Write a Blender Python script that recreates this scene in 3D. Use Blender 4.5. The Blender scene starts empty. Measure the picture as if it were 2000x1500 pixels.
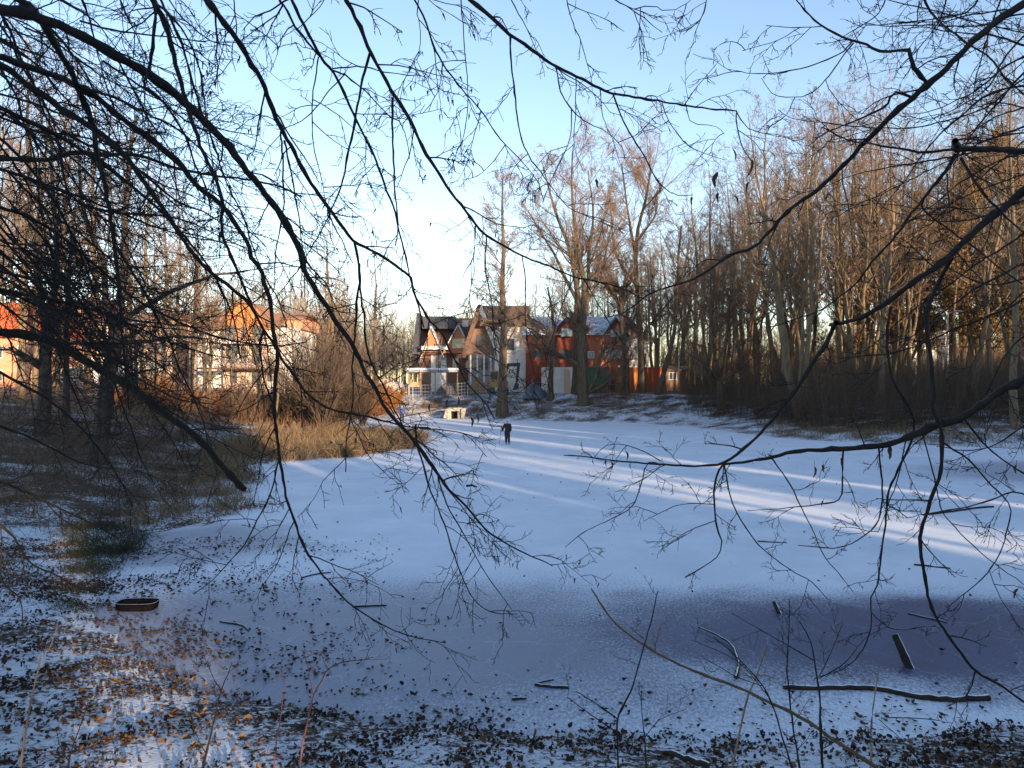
import bpy, math, random
import numpy as np
from mathutils import Vector, noise

random.seed(7)
RNG = np.random.default_rng(11)
SC = bpy.context.scene
COL = SC.collection
EYE = 3.6                      # camera height above the ice
FPX = 1500.0                   # focal length for a 2000 px wide picture

def at(px, py, d):             # a point seen at (px,py), d metres in front of the lens
    return np.array([(px - 1000) / FPX * d, d, EYE - (py - 750) / FPX * d])
def X(px, d): return (px - 1000) / FPX * d
def Z(py, d): return EYE - (py - 750) / FPX * d

# ------------------------------------------------------------------ objects
def tag(o, label=None, cat=None, group=None, kind=None):
    if label: o['label'] = label
    if cat: o['category'] = cat
    if group: o['group'] = group
    if kind: o['kind'] = kind
    return o
def empty(name, loc=(0, 0, 0), rz=0):
    o = bpy.data.objects.new(name, None)
    o.location = loc; o.rotation_euler = (0, 0, rz); o.empty_display_size = 0.2
    COL.objects.link(o)
    return o
def mesh_np(name, V, F, smooth=True, mats=(), midx=None):
    """V (n,3); F list of int arrays (m,k)."""
    me = bpy.data.meshes.new(name)
    V = np.asarray(V, dtype=np.float32)
    me.vertices.add(len(V)); me.vertices.foreach_set('co', V.ravel())
    loops = np.concatenate([f.ravel() for f in F]).astype(np.int32)
    tot = np.concatenate([np.full(len(f), f.shape[1]) for f in F])
    start = np.concatenate([[0], np.cumsum(tot)[:-1]]).astype(np.int32)
    me.loops.add(len(loops)); me.loops.foreach_set('vertex_index', loops)
    me.polygons.add(len(tot)); me.polygons.foreach_set('loop_start', start)
    me.polygons.foreach_set('use_smooth', np.full(len(tot), smooth))
    for m in mats: me.materials.append(m)
    if midx is not None: me.polygons.foreach_set('material_index', np.asarray(midx, dtype=np.int32))
    me.update(calc_edges=True); me.validate()
    return me
def link(name, me, parent=None):
    o = bpy.data.objects.new(name, me); COL.objects.link(o)
    if parent is not None: o.parent = parent
    return o

class MB:
    """collects boxes, prisms and tubes, then links them as one mesh object"""
    def __init__(s): s.v = []; s.f = []
    def add(s, vs, fs):
        b = len(s.v); s.v += [tuple(map(float, p)) for p in vs]; s.f += [tuple(i + b for i in f) for f in fs]; return s
    def box(s, x0, x1, y0, y1, z0, z1):
        if x0 > x1: x0, x1 = x1, x0
        if z0 > z1: z0, z1 = z1, z0
        return s.add([(x0,y0,z0),(x1,y0,z0),(x1,y1,z0),(x0,y1,z0),(x0,y0,z1),(x1,y0,z1),(x1,y1,z1),(x0,y1,z1)],
                     [(0,3,2,1),(4,5,6,7),(0,1,5,4),(1,2,6,5),(2,3,7,6),(3,0,4,7)])
    def prism(s, xz, y0, y1):       # outline in the x-z plane, given depth
        n = len(xz)
        a = sum(xz[i][0]*xz[(i+1)%n][1]-xz[(i+1)%n][0]*xz[i][1] for i in range(n))
        if a < 0: xz = xz[::-1]
        vs = [(x, y0, z) for x, z in xz] + [(x, y1, z) for x, z in xz]
        fs = [tuple(range(n)), tuple(range(2*n-1, n-1, -1))] + [(i, i+n, (i+1)%n+n, (i+1)%n) for i in range(n)]
        return s.add(vs, [f if k else f for k, f in enumerate(fs)])
    def prismx(s, yz, x0, x1):      # outline in the y-z plane, extruded along x
        n = len(yz)
        vs = [(x0, y, z) for y, z in yz] + [(x1, y, z) for y, z in yz]
        return s.add(vs, [tuple(range(n)), tuple(range(2*n-1, n-1, -1))] + [(i, i+n, (i+1)%n+n, (i+1)%n) for i in range(n)])
    def tube(s, pts, r, sides=8):
        P = np.array([pts]); R = np.array([[r]*len(pts)]) if np.isscalar(r) else np.array([r])
        V, F = tubes(P, R, sides, cap=True)
        b = len(s.v); s.v += [tuple(p) for p in V]
        for f in F: s.f += [tuple(int(i)+b for i in q) for q in f]
        return s
    def build(s, name, mat, parent=None, smooth=False, bevel=0.0):
        me = bpy.data.meshes.new(name)
        off = np.array(parent_loc(parent))
        me.from_pydata([tuple(np.array(p)-off) for p in s.v], [], s.f)
        me.materials.append(mat)
        if smooth: me.polygons.foreach_set('use_smooth', [True]*len(me.polygons))
        import bmesh
        bm = bmesh.new(); bm.from_mesh(me); bmesh.ops.recalc_face_normals(bm, faces=bm.faces); bm.to_mesh(me); bm.free()
        me.update()
        o = link(name, me, parent)
        if bevel:
            m = o.modifiers.new('bevel', 'BEVEL'); m.width = bevel; m.segments = 2; m.limit_method = 'ANGLE'
        return o
def parent_loc(p):
    loc = Vector((0, 0, 0))
    while p is not None:
        loc += p.location; p = p.parent
    return loc

# ------------------------------------------------------------------ tubes and growth
def unit(v): return v / np.maximum(np.linalg.norm(v, axis=-1, keepdims=True), 1e-9)
def tubes(P, R, sides, cap=False):
    m, n, _ = P.shape
    T = np.empty_like(P)
    T[:, 1:-1] = P[:, 2:] - P[:, :-2]; T[:, 0] = P[:, 1] - P[:, 0]; T[:, -1] = P[:, -1] - P[:, -2]
    T = unit(T)
    mean = unit(P[:, -1] - P[:, 0])
    ref = np.where(np.abs(mean[:, 2:3]) > 0.8, np.array([[1., 0.13, 0.]]), np.array([[0.09, 0.05, 1.]]))
    ref = np.repeat(ref[:, None], n, 1)
    A = unit(np.cross(T, ref)); B = np.cross(T, A)
    ang = np.arange(sides) / sides * 2 * math.pi
    ring = A[:, :, None] * np.cos(ang)[None, None, :, None] + B[:, :, None] * np.sin(ang)[None, None, :, None]
    V = (P[:, :, None] + ring * R[:, :, None, None]).reshape(-1, 3)
    i = (np.arange(m)[:, None, None] * n + np.arange(n - 1)[None, :, None]) * sides
    j = np.arange(sides)[None, None, :]; k = (j + 1) % sides
    F = np.stack([i + j, i + sides + j, i + sides + k, i + k], -1).reshape(-1, 4)[:, ::-1]
    out = [F]
    if cap:
        st = (np.arange(m) * n * sides)[:, None]; en = st + (n - 1) * sides
        out.append(st + np.arange(sides)[None, :]); out.append(en + np.arange(sides)[None, ::-1])
    return V, out
class Wood:
    """collects batches of polylines and meshes them together"""
    def __init__(s): s.b = []
    def add(s, P, R, sides=3): s.b.append((np.asarray(P, float), np.asarray(R, float), sides)); return s
    def mesh(s, name, mat, off=(0, 0, 0)):
        Vs, Fs, b = [], [], 0
        for P, R, k in s.b:
            if len(P) == 0: continue
            V, F = tubes(P - np.array(off), R, k); Vs.append(V); Fs += [f + b for f in F]; b += len(V)
        return mesh_np(name, np.concatenate(Vs), Fs, True, [mat])
def resample(pts, n):
    """smooth polyline through the points (Catmull-Rom), n points evenly spaced"""
    p = np.asarray(pts, float)
    q = np.vstack([2 * p[0] - p[1], p, 2 * p[-1] - p[-2]])
    out = []
    for i in range(len(p) - 1):
        a, b, c, d = q[i:i + 4]
        t = np.linspace(0, 1, 12, endpoint=False)[:, None]
        out.append(0.5 * ((2*b) + (c-a)*t + (2*a-5*b+4*c-d)*t**2 + (3*b-a-3*c+d)*t**3))
    o = np.vstack(out + [p[-1:]])
    s = np.concatenate([[0], np.cumsum(np.linalg.norm(np.diff(o[:, :3], axis=0), axis=1))])
    u = np.linspace(0, s[-1], n)
    return np.stack([np.interp(u, s, o[:, k]) for k in range(o.shape[1])], 1)
def grow(rng, P, R, k, t0, t1, ang, lf, npts, up=0.0, wig=0.15, rf=0.6, tip=0.35, maxr=None, minr=0.0, absl=None, side=None, fall=0.65):
    """k children on every polyline of P"""
    m, n, _ = P.shape
    if m == 0 or k == 0: return np.zeros((0, npts, 3)), np.zeros((0, npts))
    idx = np.repeat(np.arange(m), k)
    t = (np.tile(np.arange(k), m) + rng.random(m * k)) / k
    t = t0 + (t1 - t0) * t
    f = np.clip(t * (n - 1), 0, n - 1.001); i = f.astype(int); fr = (f - i)[:, None]
    pos = P[idx, i] * (1 - fr) + P[idx, i + 1] * fr
    r0 = R[idx, i] * (1 - fr[:, 0]) + R[idx, i + 1] * fr[:, 0]
    T = unit(P[idx, i + 1] - P[idx, i])
    rnd = rng.normal(size=(m * k, 3))
    if side is not None: rnd = rnd * np.array(side)
    pr = unit(np.cross(T, np.cross(rnd, T)))
    a = np.radians(rng.normal(ang[0], ang[1], m * k))[:, None]
    D = unit(np.cos(a) * T + np.sin(a) * pr)
    Lp = np.linalg.norm(np.diff(P, axis=1), axis=2).sum(1)[idx]
    L = Lp * lf * (1 - fall * t) if absl is None else np.full(m * k, float(absl))
    L = L * rng.uniform(0.55, 1.25, m * k)
    Q = np.empty((m * k, npts, 3)); Q[:, 0] = pos
    for j in range(1, npts):
        Q[:, j] = Q[:, j - 1] + D * (L / (npts - 1))[:, None]
        D = unit(D + rng.normal(size=D.shape) * wig + np.array([0, 0, up / npts]))
    r = r0 * rf
    if maxr is not None: r = np.minimum(r, maxr)
    r = np.maximum(r, minr)
    RR = r[:, None] * np.linspace(1, tip, npts)[None]
    return Q, RR

# ------------------------------------------------------------------ materials
def mat(name):
    m = bpy.data.materials.new(name); m.use_nodes = True
    nt = m.node_tree
    return m, nt, nt.nodes['Principled BSDF']
def N(nt, kind, **kw):
    n = nt.nodes.new(kind)
    for k, v in kw.items():
        if k.startswith('i_'): n.inputs[k[2:].replace('_', ' ')].default_value = v
        else: setattr(n, k, v)
    return n
def ramp(nt, fac, stops):
    r = nt.nodes.new('ShaderNodeValToRGB')
    e = r.color_ramp.elements
    while len(e) < len(stops): e.new(0.5)
    for q, (p, c) in zip(e, stops):
        q.position = p; q.color = (c[0], c[1], c[2], 1) if len(c) == 3 else c
    nt.links.new(fac, r.inputs[0])
    return r.outputs[0]
def coords(nt, scale=(1, 1, 1)):
    tc = nt.nodes.new('ShaderNodeTexCoord'); mp = nt.nodes.new('ShaderNodeMapping')
    mp.inputs['Scale'].default_value = scale
    nt.links.new(tc.outputs['Object'], mp.inputs['Vector'])
    return mp.outputs[0]
def noisy(name, c0, c1, scale=3.0, rough=0.85, bump=0.0, stretch=(1, 1, 1), detail=6, lo=0.3, hi=0.7, spec=0.3):
    m, nt, b = mat(name)
    v = coords(nt, stretch)
    n = N(nt, 'ShaderNodeTexNoise', i_Scale=scale, i_Detail=detail, i_Roughness=0.65)
    nt.links.new(v, n.inputs['Vector'])
    nt.links.new(ramp(nt, n.outputs[0], [(lo, c0), (hi, c1)]), b.inputs['Base Color'])
    b.inputs['Roughness'].default_value = rough
    b.inputs['Specular IOR Level'].default_value = spec
    if bump:
        bp = N(nt, 'ShaderNodeBump', i_Strength=bump, i_Distance=0.05)
        nt.links.new(n.outputs[0], bp.inputs['Height']); nt.links.new(bp.outputs[0], b.inputs['Normal'])
    return m
def island(name, cols, rough=0.8, trans=0.0):
    """every leaf or blade its own tone"""
    m, nt, b = mat(name)
    g = nt.nodes.new('ShaderNodeNewGeometry')
    k = len(cols)
    nt.links.new(ramp(nt, g.outputs['Random Per Island'], [(i / (k - 1), c) for i, c in enumerate(cols)]), b.inputs['Base Color'])
    b.inputs['Roughness'].default_value = rough; b.inputs['Specular IOR Level'].default_value = 0.2
    return m
def plain(name, c, rough=0.6, metal=0.0):
    return noisy(name, tuple(x * 0.82 for x in c), tuple(min(1, x * 1.12) for x in c), 2.5, rough)

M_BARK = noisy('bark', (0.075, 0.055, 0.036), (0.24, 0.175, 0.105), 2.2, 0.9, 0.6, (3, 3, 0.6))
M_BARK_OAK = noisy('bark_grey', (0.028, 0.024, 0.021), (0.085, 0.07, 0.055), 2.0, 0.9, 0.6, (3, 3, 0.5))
M_TWIG = noisy('twig_bark', (0.11, 0.074, 0.05), (0.21, 0.14, 0.092), 0.8, 0.85)
M_TWIG_PINK = noisy('twig_bark_reddish', (0.17, 0.115, 0.085), (0.28, 0.19, 0.135), 0.8, 0.85)
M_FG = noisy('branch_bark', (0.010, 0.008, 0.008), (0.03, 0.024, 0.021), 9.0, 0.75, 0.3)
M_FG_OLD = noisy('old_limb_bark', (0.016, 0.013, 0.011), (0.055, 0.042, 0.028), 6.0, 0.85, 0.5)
M_STEM_RED = noisy('red_stem', (0.14, 0.05, 0.04), (0.26, 0.1, 0.07), 8, 0.7)
M_STEM_PALE = noisy('pale_stem', (0.2, 0.13, 0.075), (0.36, 0.25, 0.15), 8, 0.8)
M_STEM_BROWN = noisy('brown_stem', (0.1, 0.06, 0.035), (0.2, 0.125, 0.075), 8, 0.8)
M_LEAF = island('dead_leaf', [(0.02, 0.014, 0.01), (0.05, 0.03, 0.017), (0.035, 0.024, 0.017), (0.09, 0.048, 0.024), (0.028, 0.02, 0.015), (0.14, 0.068, 0.03)], 0.7)
M_RUST = island('rusty_foliage', [(0.16, 0.065, 0.025), (0.3, 0.13, 0.045), (0.22, 0.085, 0.03), (0.36, 0.18, 0.075)])
M_OAKLEAF = island('withered_oak_foliage', [(0.13, 0.075, 0.03), (0.24, 0.15, 0.055), (0.17, 0.1, 0.045), (0.3, 0.19, 0.08)])
M_REED = island('dry_reed', [(0.12, 0.08, 0.042), (0.24, 0.165, 0.092), (0.075, 0.05, 0.028), (0.32, 0.23, 0.14), (0.15, 0.1, 0.052)])
M_GRASS = island('green_grass', [(0.022, 0.03, 0.014), (0.04, 0.05, 0.02), (0.06, 0.052, 0.026), (0.03, 0.036, 0.016)])
M_BRUSH = island('thicket_stem', [(0.06, 0.045, 0.034), (0.12, 0.085, 0.06), (0.09, 0.06, 0.043), (0.17, 0.12, 0.08)])
M_REDBRUSH = island('russet_stem', [(0.17, 0.08, 0.045), (0.25, 0.13, 0.075), (0.13, 0.07, 0.042), (0.3, 0.18, 0.1)])
M_NEEDLE = island('spruce_needle', [(0.02, 0.035, 0.018), (0.04, 0.06, 0.03), (0.03, 0.05, 0.022)])

# ------------------------------------------------------------------ pond outline and terrain
POND = np.array([(-7.8, 15.4), (-6.6, 12.6), (-4.9, 10.3), (-3.2, 9.0), (-1.9, 8.5), (-0.6, 8.15), (1.0, 7.9), (3.2, 7.9), (5.4, 8.2), (9, 9.2),
                 (14, 12), (21, 17), (28, 26), (31, 36), (27.5, 42.5), (23.5, 45.5), (18.3, 50), (16, 59), (13.8, 67), (9, 71.5), (1, 75.5), (-5, 79), (-11, 82),
                 (-16.5, 80), (-19, 74), (-17.5, 66), (-13, 58), (-8, 53.5), (-5.3, 50), (-5.6, 45), (-7.0, 40.5), (-9.2, 36.8), (-11.8, 33.5), (-9.4, 28.5),
                 (-9.2, 24.5), (-7.6, 21.8), (-8.1, 19.2), (-8.8, 17.6)])
POND = resample(np.vstack([POND, POND[:1]]), 220)[:-1]
def pond_dist(x, y):
    """signed distance to the shore: positive on land"""
    x = np.asarray(x, float); y = np.asarray(y, float)
    p = np.stack([x.ravel(), y.ravel()], 1)
    A = POND; B = np.roll(POND, -1, 0)
    best = np.full(len(p), 1e9); inside = np.zeros(len(p), bool)
    for a, b in zip(A, B):
        ab = b - a
        t = np.clip(((p - a) @ ab) / (ab @ ab), 0, 1)
        q = p - a - t[:, None] * ab
        best = np.minimum(best, (q ** 2).sum(1))
        c = (a[1] > p[:, 1]) != (b[1] > p[:, 1])
        with np.errstate(divide='ignore', invalid='ignore'):
            xi = (b[0] - a[0]) * (p[:, 1] - a[1]) / (b[1] - a[1] if b[1] != a[1] else 1e-9) + a[0]
        inside ^= c & (p[:, 0] < xi)
    d = np.sqrt(best)
    return np.where(inside, -d, d).reshape(x.shape)
def fbm(x, y, s, seed=0):
    r = np.random.default_rng(seed); o = np.zeros_like(np.asarray(x, float)); a = 1.0
    for k in range(7):
        th = r.uniform(0, 6.28); f = s * 1.55 ** k
        o += a * np.sin(f * (x * math.cos(th) + y * math.sin(th)) + r.uniform(0, 6.28) + 1.3 * np.sin(f * 0.6 * (x * math.sin(th) - y * math.cos(th)) + r.uniform(0, 6)))
        a *= 0.72
    return o / 3
def sstep(a, b, v):
    t = np.clip((v - a) / (b - a), 0, 1); return t * t * (3 - 2 * t)
def height(x, y):
    x = np.asarray(x, float); y = np.asarray(y, float)
    d = pond_dist(x, y)
    near = 1 - sstep(9, 22, y)
    left = sstep(-2, -9, x) * sstep(12, 18, y) * (1 - sstep(58, 76, y))
    far = sstep(55, 74, y)
    right = np.clip(1 - near - left - far, 0, 1)
    s = near + left + far + right
    e = np.maximum(d + np.clip(d * 2, 0, .22) * 0 - .16 * (1 + fbm(x, y, 2.1, 31)) * (d < 3), 0)
    hn = .2 * (1 - np.exp(-e / 1.1)) + .075 * np.minimum(e, 16) + .01 * e
    hl = 0.045 * np.minimum(e, 6) + 0.12 * np.clip(e - 3, 0, 20)
    hf = np.minimum(0.21 * e, 2.35 + 0.012 * np.clip(e, 0, 60)) + sstep(-12, -32, x) * 0.7
    hr = 0.12 * np.minimum(e, 14) + 0.05 * np.clip(e - 14, 0, 30)
    h = (near * hn + left * hl + far * hf + right * hr) / s
    h = np.minimum(h, 3.4 + 0.004 * e)
    amp = np.clip(e / 1.5, 0, 1) * (0.05 + 0.02 * np.clip(e / 20, 0, 1))
    h = h + amp * fbm(x, y, 1.7, 3) * 0.8 + np.clip(e / 3, 0, 1) * 0.05 * fbm(x, y, 0.45, 5)
    return np.where(d < 0, np.maximum(-0.5, 0.25 * d) - 0.02, np.where(e > 0, h, -.012))
def h1(x, y): return float(height(np.array([x]), np.array([y]))[0])

def build_ground():
    r = np.concatenate([np.linspace(0.6, 30, 190), 30 * np.exp(np.linspace(0.012, math.log(2600 / 30), 150))])
    fine = np.linspace(-0.75, 0.75, 420); rest = np.linspace(0.75, 2 * math.pi - 0.75, 90)[1:-1]
    th = np.concatenate([fine, rest])
    Rr, Th = np.meshgrid(r, th, indexing='ij')
    x = Rr * np.sin(Th); y = Rr * np.cos(Th)
    z = height(x, y)
    nr, na = x.shape
    V = np.stack([x, y, z], -1).reshape(-1, 3)
    i = np.arange(nr - 1)[:, None] * na; j = np.arange(na)[None]; k = (j + 1) % na
    F = np.stack([i + j, i + k, i + na + k, i + na + j], -1).reshape(-1, 4)[:, ::-1]
    c = len(V); V = np.vstack([V, [[0, 0, h1(0, 0)]]])
    tri = np.stack([np.full(na, c), (np.arange(na) + 1) % na, np.arange(na)], 1)[:, ::-1]
    me = mesh_np('ground', V, [F, tri], True)
    q = pond_dist(V[:, 0], V[:, 1]); vx, vy = V[:, 0], V[:, 1]
    lit = sstep(-5, -9, vx) * sstep(17, 22, vy) * (1 - sstep(64, 80, vy)) * sstep(.5, 3, q) * .8          # brambles on the left bank
    lit = np.maximum(lit, sstep(14, 22, vx) * sstep(46, 54, vy) * sstep(2, 7, q))                          # under the right thicket
    lit = np.maximum(lit, sstep(70, 78, vy) * sstep(.5, 3, q) * .35)
    at_ = me.attributes.new('litter', 'FLOAT', 'POINT'); at_.data.foreach_set('value', np.asarray(lit, np.float32))
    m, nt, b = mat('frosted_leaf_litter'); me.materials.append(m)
    L = nt.links.new
    la = N(nt, 'ShaderNodeAttribute', attribute_name='litter')
    v = coords(nt)
    n1 = N(nt, 'ShaderNodeTexNoise', i_Scale=11.0, i_Detail=7, i_Roughness=0.7, i_Distortion=0.8); L(v, n1.inputs['Vector'])
    n2 = N(nt, 'ShaderNodeTexNoise', i_Scale=0.55, i_Detail=4, i_Roughness=0.6); L(v, n2.inputs['Vector'])
    n3 = N(nt, 'ShaderNodeTexVoronoi', i_Scale=13.0); L(v, n3.inputs['Vector'])
    ad = N(nt, 'ShaderNodeMath', operation='MULTIPLY_ADD'); L(n2.outputs[0], ad.inputs[0]); ad.inputs[1].default_value = 0.7; L(n1.outputs[0], ad.inputs[2])
    sb = N(nt, 'ShaderNodeMath', operation='MULTIPLY_ADD'); L(la.outputs['Fac'], sb.inputs[0]); sb.inputs[1].default_value = -.16; L(ad.outputs[0], sb.inputs[2])
    mask = ramp(nt, sb.outputs[0], [(0.77, (0, 0, 0)), (0.87, (1, 1, 1))])
    litter = ramp(nt, n3.outputs['Color'], [(0.1, (0.03, 0.02, 0.014)), (0.45, (0.085, 0.052, 0.03)), (0.7, (0.05, 0.037, 0.026)), (0.9, (0.15, 0.085, 0.045))])
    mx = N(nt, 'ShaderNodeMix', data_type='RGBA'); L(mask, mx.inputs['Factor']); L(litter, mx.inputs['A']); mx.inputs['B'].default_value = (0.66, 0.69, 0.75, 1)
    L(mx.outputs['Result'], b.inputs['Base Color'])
    b.inputs['Roughness'].default_value = 0.9; b.inputs['Specular IOR Level'].default_value = 0.2
    bp = N(nt, 'ShaderNodeBump', i_Strength=0.8, i_Distance=0.06); L(ad.outputs[0], bp.inputs['Height']); L(bp.outputs[0], b.inputs['Normal'])
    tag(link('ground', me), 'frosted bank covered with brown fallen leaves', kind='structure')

def build_ice():
    c = POND.mean(0)
    d = unit(POND - np.roll(POND, 1, 0)); nrm = np.stack([d[:, 1], -d[:, 0]], 1)
    if ((POND + nrm * 0.1 - c) ** 2).sum() < ((POND - c) ** 2).sum(): nrm = -nrm
    P = POND + nrm * 0.7
    V = np.concatenate([P, np.zeros((len(P), 1))], 1)
    me = bpy.data.meshes.new('pond_ice'); me.from_pydata([tuple(p) for p in V], [], [tuple(range(len(V)))])
    if me.polygons[0].normal.z < 0: me.flip_normals()
    m, nt, b = mat('snow_dusted_ice'); L = nt.links.new
    v = coords(nt)
    # bare, dark ice in two places by the near shore and along the far edge
    wn = N(nt, 'ShaderNodeTexNoise', i_Scale=0.42, i_Detail=4, i_Roughness=0.55); L(v, wn.inputs['Vector'])
    ws = N(nt, 'ShaderNodeVectorMath', operation='MULTIPLY_ADD'); L(wn.outputs['Color'], ws.inputs[0]); ws.inputs[1].default_value = (3.4, 2.2, 0); L(v, ws.inputs[2])
    wv = N(nt, 'ShaderNodeVectorMath', operation='SUBTRACT'); L(ws.outputs[0], wv.inputs[0]); wv.inputs[1].default_value = (1.7, 1.1, 0)
    def ell(cx, cy, rx, ry):
        mp = N(nt, 'ShaderNodeMapping'); mp.inputs['Location'].default_value = (-cx / rx, -cy / ry, 0); mp.inputs['Scale'].default_value = (1 / rx, 1 / ry, 0)
        L(wv.outputs[0], mp.inputs['Vector'])
        ln = N(nt, 'ShaderNodeVectorMath', operation='LENGTH'); L(mp.outputs[0], ln.inputs[0])
        return ln.outputs['Value']
    big = N(nt, 'ShaderNodeTexNoise', i_Scale=0.5, i_Detail=5, i_Roughness=0.65); L(v, big.inputs['Vector'])
    st = coords(nt, (1.0, 0.55, 1))
    fine = N(nt, 'ShaderNodeTexNoise', i_Scale=26, i_Detail=5, i_Roughness=0.8); L(st, fine.inputs['Vector'])
    med = N(nt, 'ShaderNodeTexNoise', i_Scale=2.3, i_Detail=5, i_Roughness=0.7); L(st, med.inputs['Vector'])
    def patch(val, soft, gain, w):
        a = N(nt, 'ShaderNodeMapRange', i_From_Min=1.0 + soft, i_From_Max=1.0 - soft); L(val, a.inputs['Value'])
        w1 = N(nt, 'ShaderNodeMath', operation='MULTIPLY_ADD'); L(big.outputs[0], w1.inputs[0]); w1.inputs[1].default_value = w; L(a.outputs[0], w1.inputs[2])
        s = N(nt, 'ShaderNodeMath', operation='MULTIPLY_ADD'); L(fine.outputs[0], s.inputs[0]); s.inputs[1].default_value = 1.5; L(w1.outputs[0], s.inputs[2])
        g = N(nt, 'ShaderNodeMapRange', i_From_Min=1.08 + w * 0.5, i_From_Max=1.5 + w * 0.5, i_To_Max=gain); L(s.outputs[0], g.inputs['Value'])
        return g.outputs[0]
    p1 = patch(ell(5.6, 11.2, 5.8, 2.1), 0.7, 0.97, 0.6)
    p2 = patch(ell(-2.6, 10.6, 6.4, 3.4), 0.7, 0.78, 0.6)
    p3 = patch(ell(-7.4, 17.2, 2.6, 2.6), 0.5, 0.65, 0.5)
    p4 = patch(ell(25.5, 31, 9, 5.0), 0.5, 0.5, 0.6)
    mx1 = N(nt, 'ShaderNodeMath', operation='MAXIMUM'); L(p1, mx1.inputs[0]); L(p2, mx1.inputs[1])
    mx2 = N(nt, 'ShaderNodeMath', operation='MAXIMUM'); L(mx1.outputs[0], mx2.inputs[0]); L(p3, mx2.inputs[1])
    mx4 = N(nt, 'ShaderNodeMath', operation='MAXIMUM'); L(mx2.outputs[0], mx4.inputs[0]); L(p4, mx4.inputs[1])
    # a little bare ice flecking the snow everywhere
    fl = N(nt, 'ShaderNodeMath', operation='MULTIPLY'); L(med.outputs[0], fl.inputs[0]); L(fine.outputs[0], fl.inputs[1])
    fg = N(nt, 'ShaderNodeMapRange', i_From_Min=0.33, i_From_Max=0.5, i_To_Max=0.55); L(fl.outputs[0], fg.inputs['Value'])
    mx3 = N(nt, 'ShaderNodeMath', operation='MAXIMUM'); L(mx4.outputs[0], mx3.inputs[0]); L(fg.outputs[0], mx3.inputs[1])
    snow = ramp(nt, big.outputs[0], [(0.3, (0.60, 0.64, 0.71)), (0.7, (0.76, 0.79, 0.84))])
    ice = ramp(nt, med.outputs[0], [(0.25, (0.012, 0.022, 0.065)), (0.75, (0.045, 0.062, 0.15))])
    ck = N(nt, 'ShaderNodeTexVoronoi', feature='DISTANCE_TO_EDGE', i_Scale=0.75); L(wv.outputs[0], ck.inputs['Vector'])
    cr = ramp(nt, ck.outputs['Distance'], [(0.0, (.5, .5, .5)), (0.012, (0, 0, 0))])
    bub = N(nt, 'ShaderNodeTexVoronoi', i_Scale=9.0); L(v, bub.inputs['Vector'])
    br = ramp(nt, bub.outputs['Distance'], [(0.10, (.55, .55, .55)), (0.16, (0, 0, 0))])
    cb_ = N(nt, 'ShaderNodeMath', operation='MAXIMUM'); L(cr, cb_.inputs[0]); L(br, cb_.inputs[1])
    icx = N(nt, 'ShaderNodeMix', data_type='RGBA'); L(cb_.outputs[0], icx.inputs['Factor']); L(ice, icx.inputs['A']); icx.inputs['B'].default_value = (.22, .26, .36, 1)
    ice = icx.outputs['Result']
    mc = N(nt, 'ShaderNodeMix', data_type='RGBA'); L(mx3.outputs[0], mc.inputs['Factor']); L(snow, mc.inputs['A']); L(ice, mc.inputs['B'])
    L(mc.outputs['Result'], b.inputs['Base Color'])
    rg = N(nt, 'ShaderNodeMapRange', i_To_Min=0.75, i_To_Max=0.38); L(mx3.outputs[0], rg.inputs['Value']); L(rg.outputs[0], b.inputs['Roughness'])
    bp = N(nt, 'ShaderNodeBump', i_Strength=0.25, i_Distance=0.02); L(fine.outputs[0], bp.inputs['Height']); L(bp.outputs[0], b.inputs['Normal'])
    me.materials.append(m)
    tag(link('pond_ice', me), 'frozen pond dusted with snow', kind='structure')

build_ground()
build_ice()

# ------------------------------------------------------------------ light and camera
SUN_EL, SUN_AZ = math.radians(10.0), math.radians(28.7)      # low sun behind the right shoulder
LDIR = np.array([-math.sin(SUN_AZ), math.cos(SUN_AZ)])       # the way the light runs over the ground
UDIR = np.array([math.cos(SUN_AZ), math.sin(SUN_AZ)])
def light():
    w = bpy.data.worlds.new('World'); SC.world = w; w.use_nodes = True
    nt = w.node_tree; bg = nt.nodes['Background']
    s = nt.nodes.new('ShaderNodeTexSky'); s.sky_type = 'NISHITA'; s.sun_disc = False
    s.sun_elevation = SUN_EL
    v = Vector((-LDIR[0], -LDIR[1]))
    s.sun_rotation = math.atan2(v.x, v.y)
    s.altitude = 0; s.air_density = 1.0; s.dust_density = 0.25; s.ozone_density = 1.1
    tint = N(nt, 'ShaderNodeMix', data_type='RGBA', blend_type='MULTIPLY'); tint.inputs['Factor'].default_value = 1
    tint.inputs['B'].default_value = (.97, .96, 1.04, 1)        # a shade more violet than the clear-air model
    nt.links.new(s.outputs[0], tint.inputs['A']); nt.links.new(tint.outputs['Result'], bg.inputs[0]); bg.inputs[1].default_value = 0.15
    l = bpy.data.lights.new('sun', 'SUN'); l.energy = 4.6; l.angle = math.radians(0.5); l.color = (1.0, 0.75, 0.5)
    o = bpy.data.objects.new('sun', l); COL.objects.link(o)
    dv = Vector((LDIR[0] * math.cos(SUN_EL), LDIR[1] * math.cos(SUN_EL), -math.sin(SUN_EL)))
    o.rotation_euler = dv.to_track_quat('-Z', 'Y').to_euler()
    SC.view_settings.view_transform = 'Standard'; SC.view_settings.look = 'None'
    SC.view_settings.exposure = 1.24; SC.view_settings.gamma = 1
    c = bpy.data.cameras.new('camera'); co = bpy.data.objects.new('camera', c); COL.objects.link(co)
    c.sensor_width = 36; c.lens = 27; c.clip_end = 6000; c.clip_start = 0.05
    co.location = (0, 0, EYE); co.rotation_euler = (math.radians(90), 0, 0)
    SC.camera = co
light()

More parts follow.
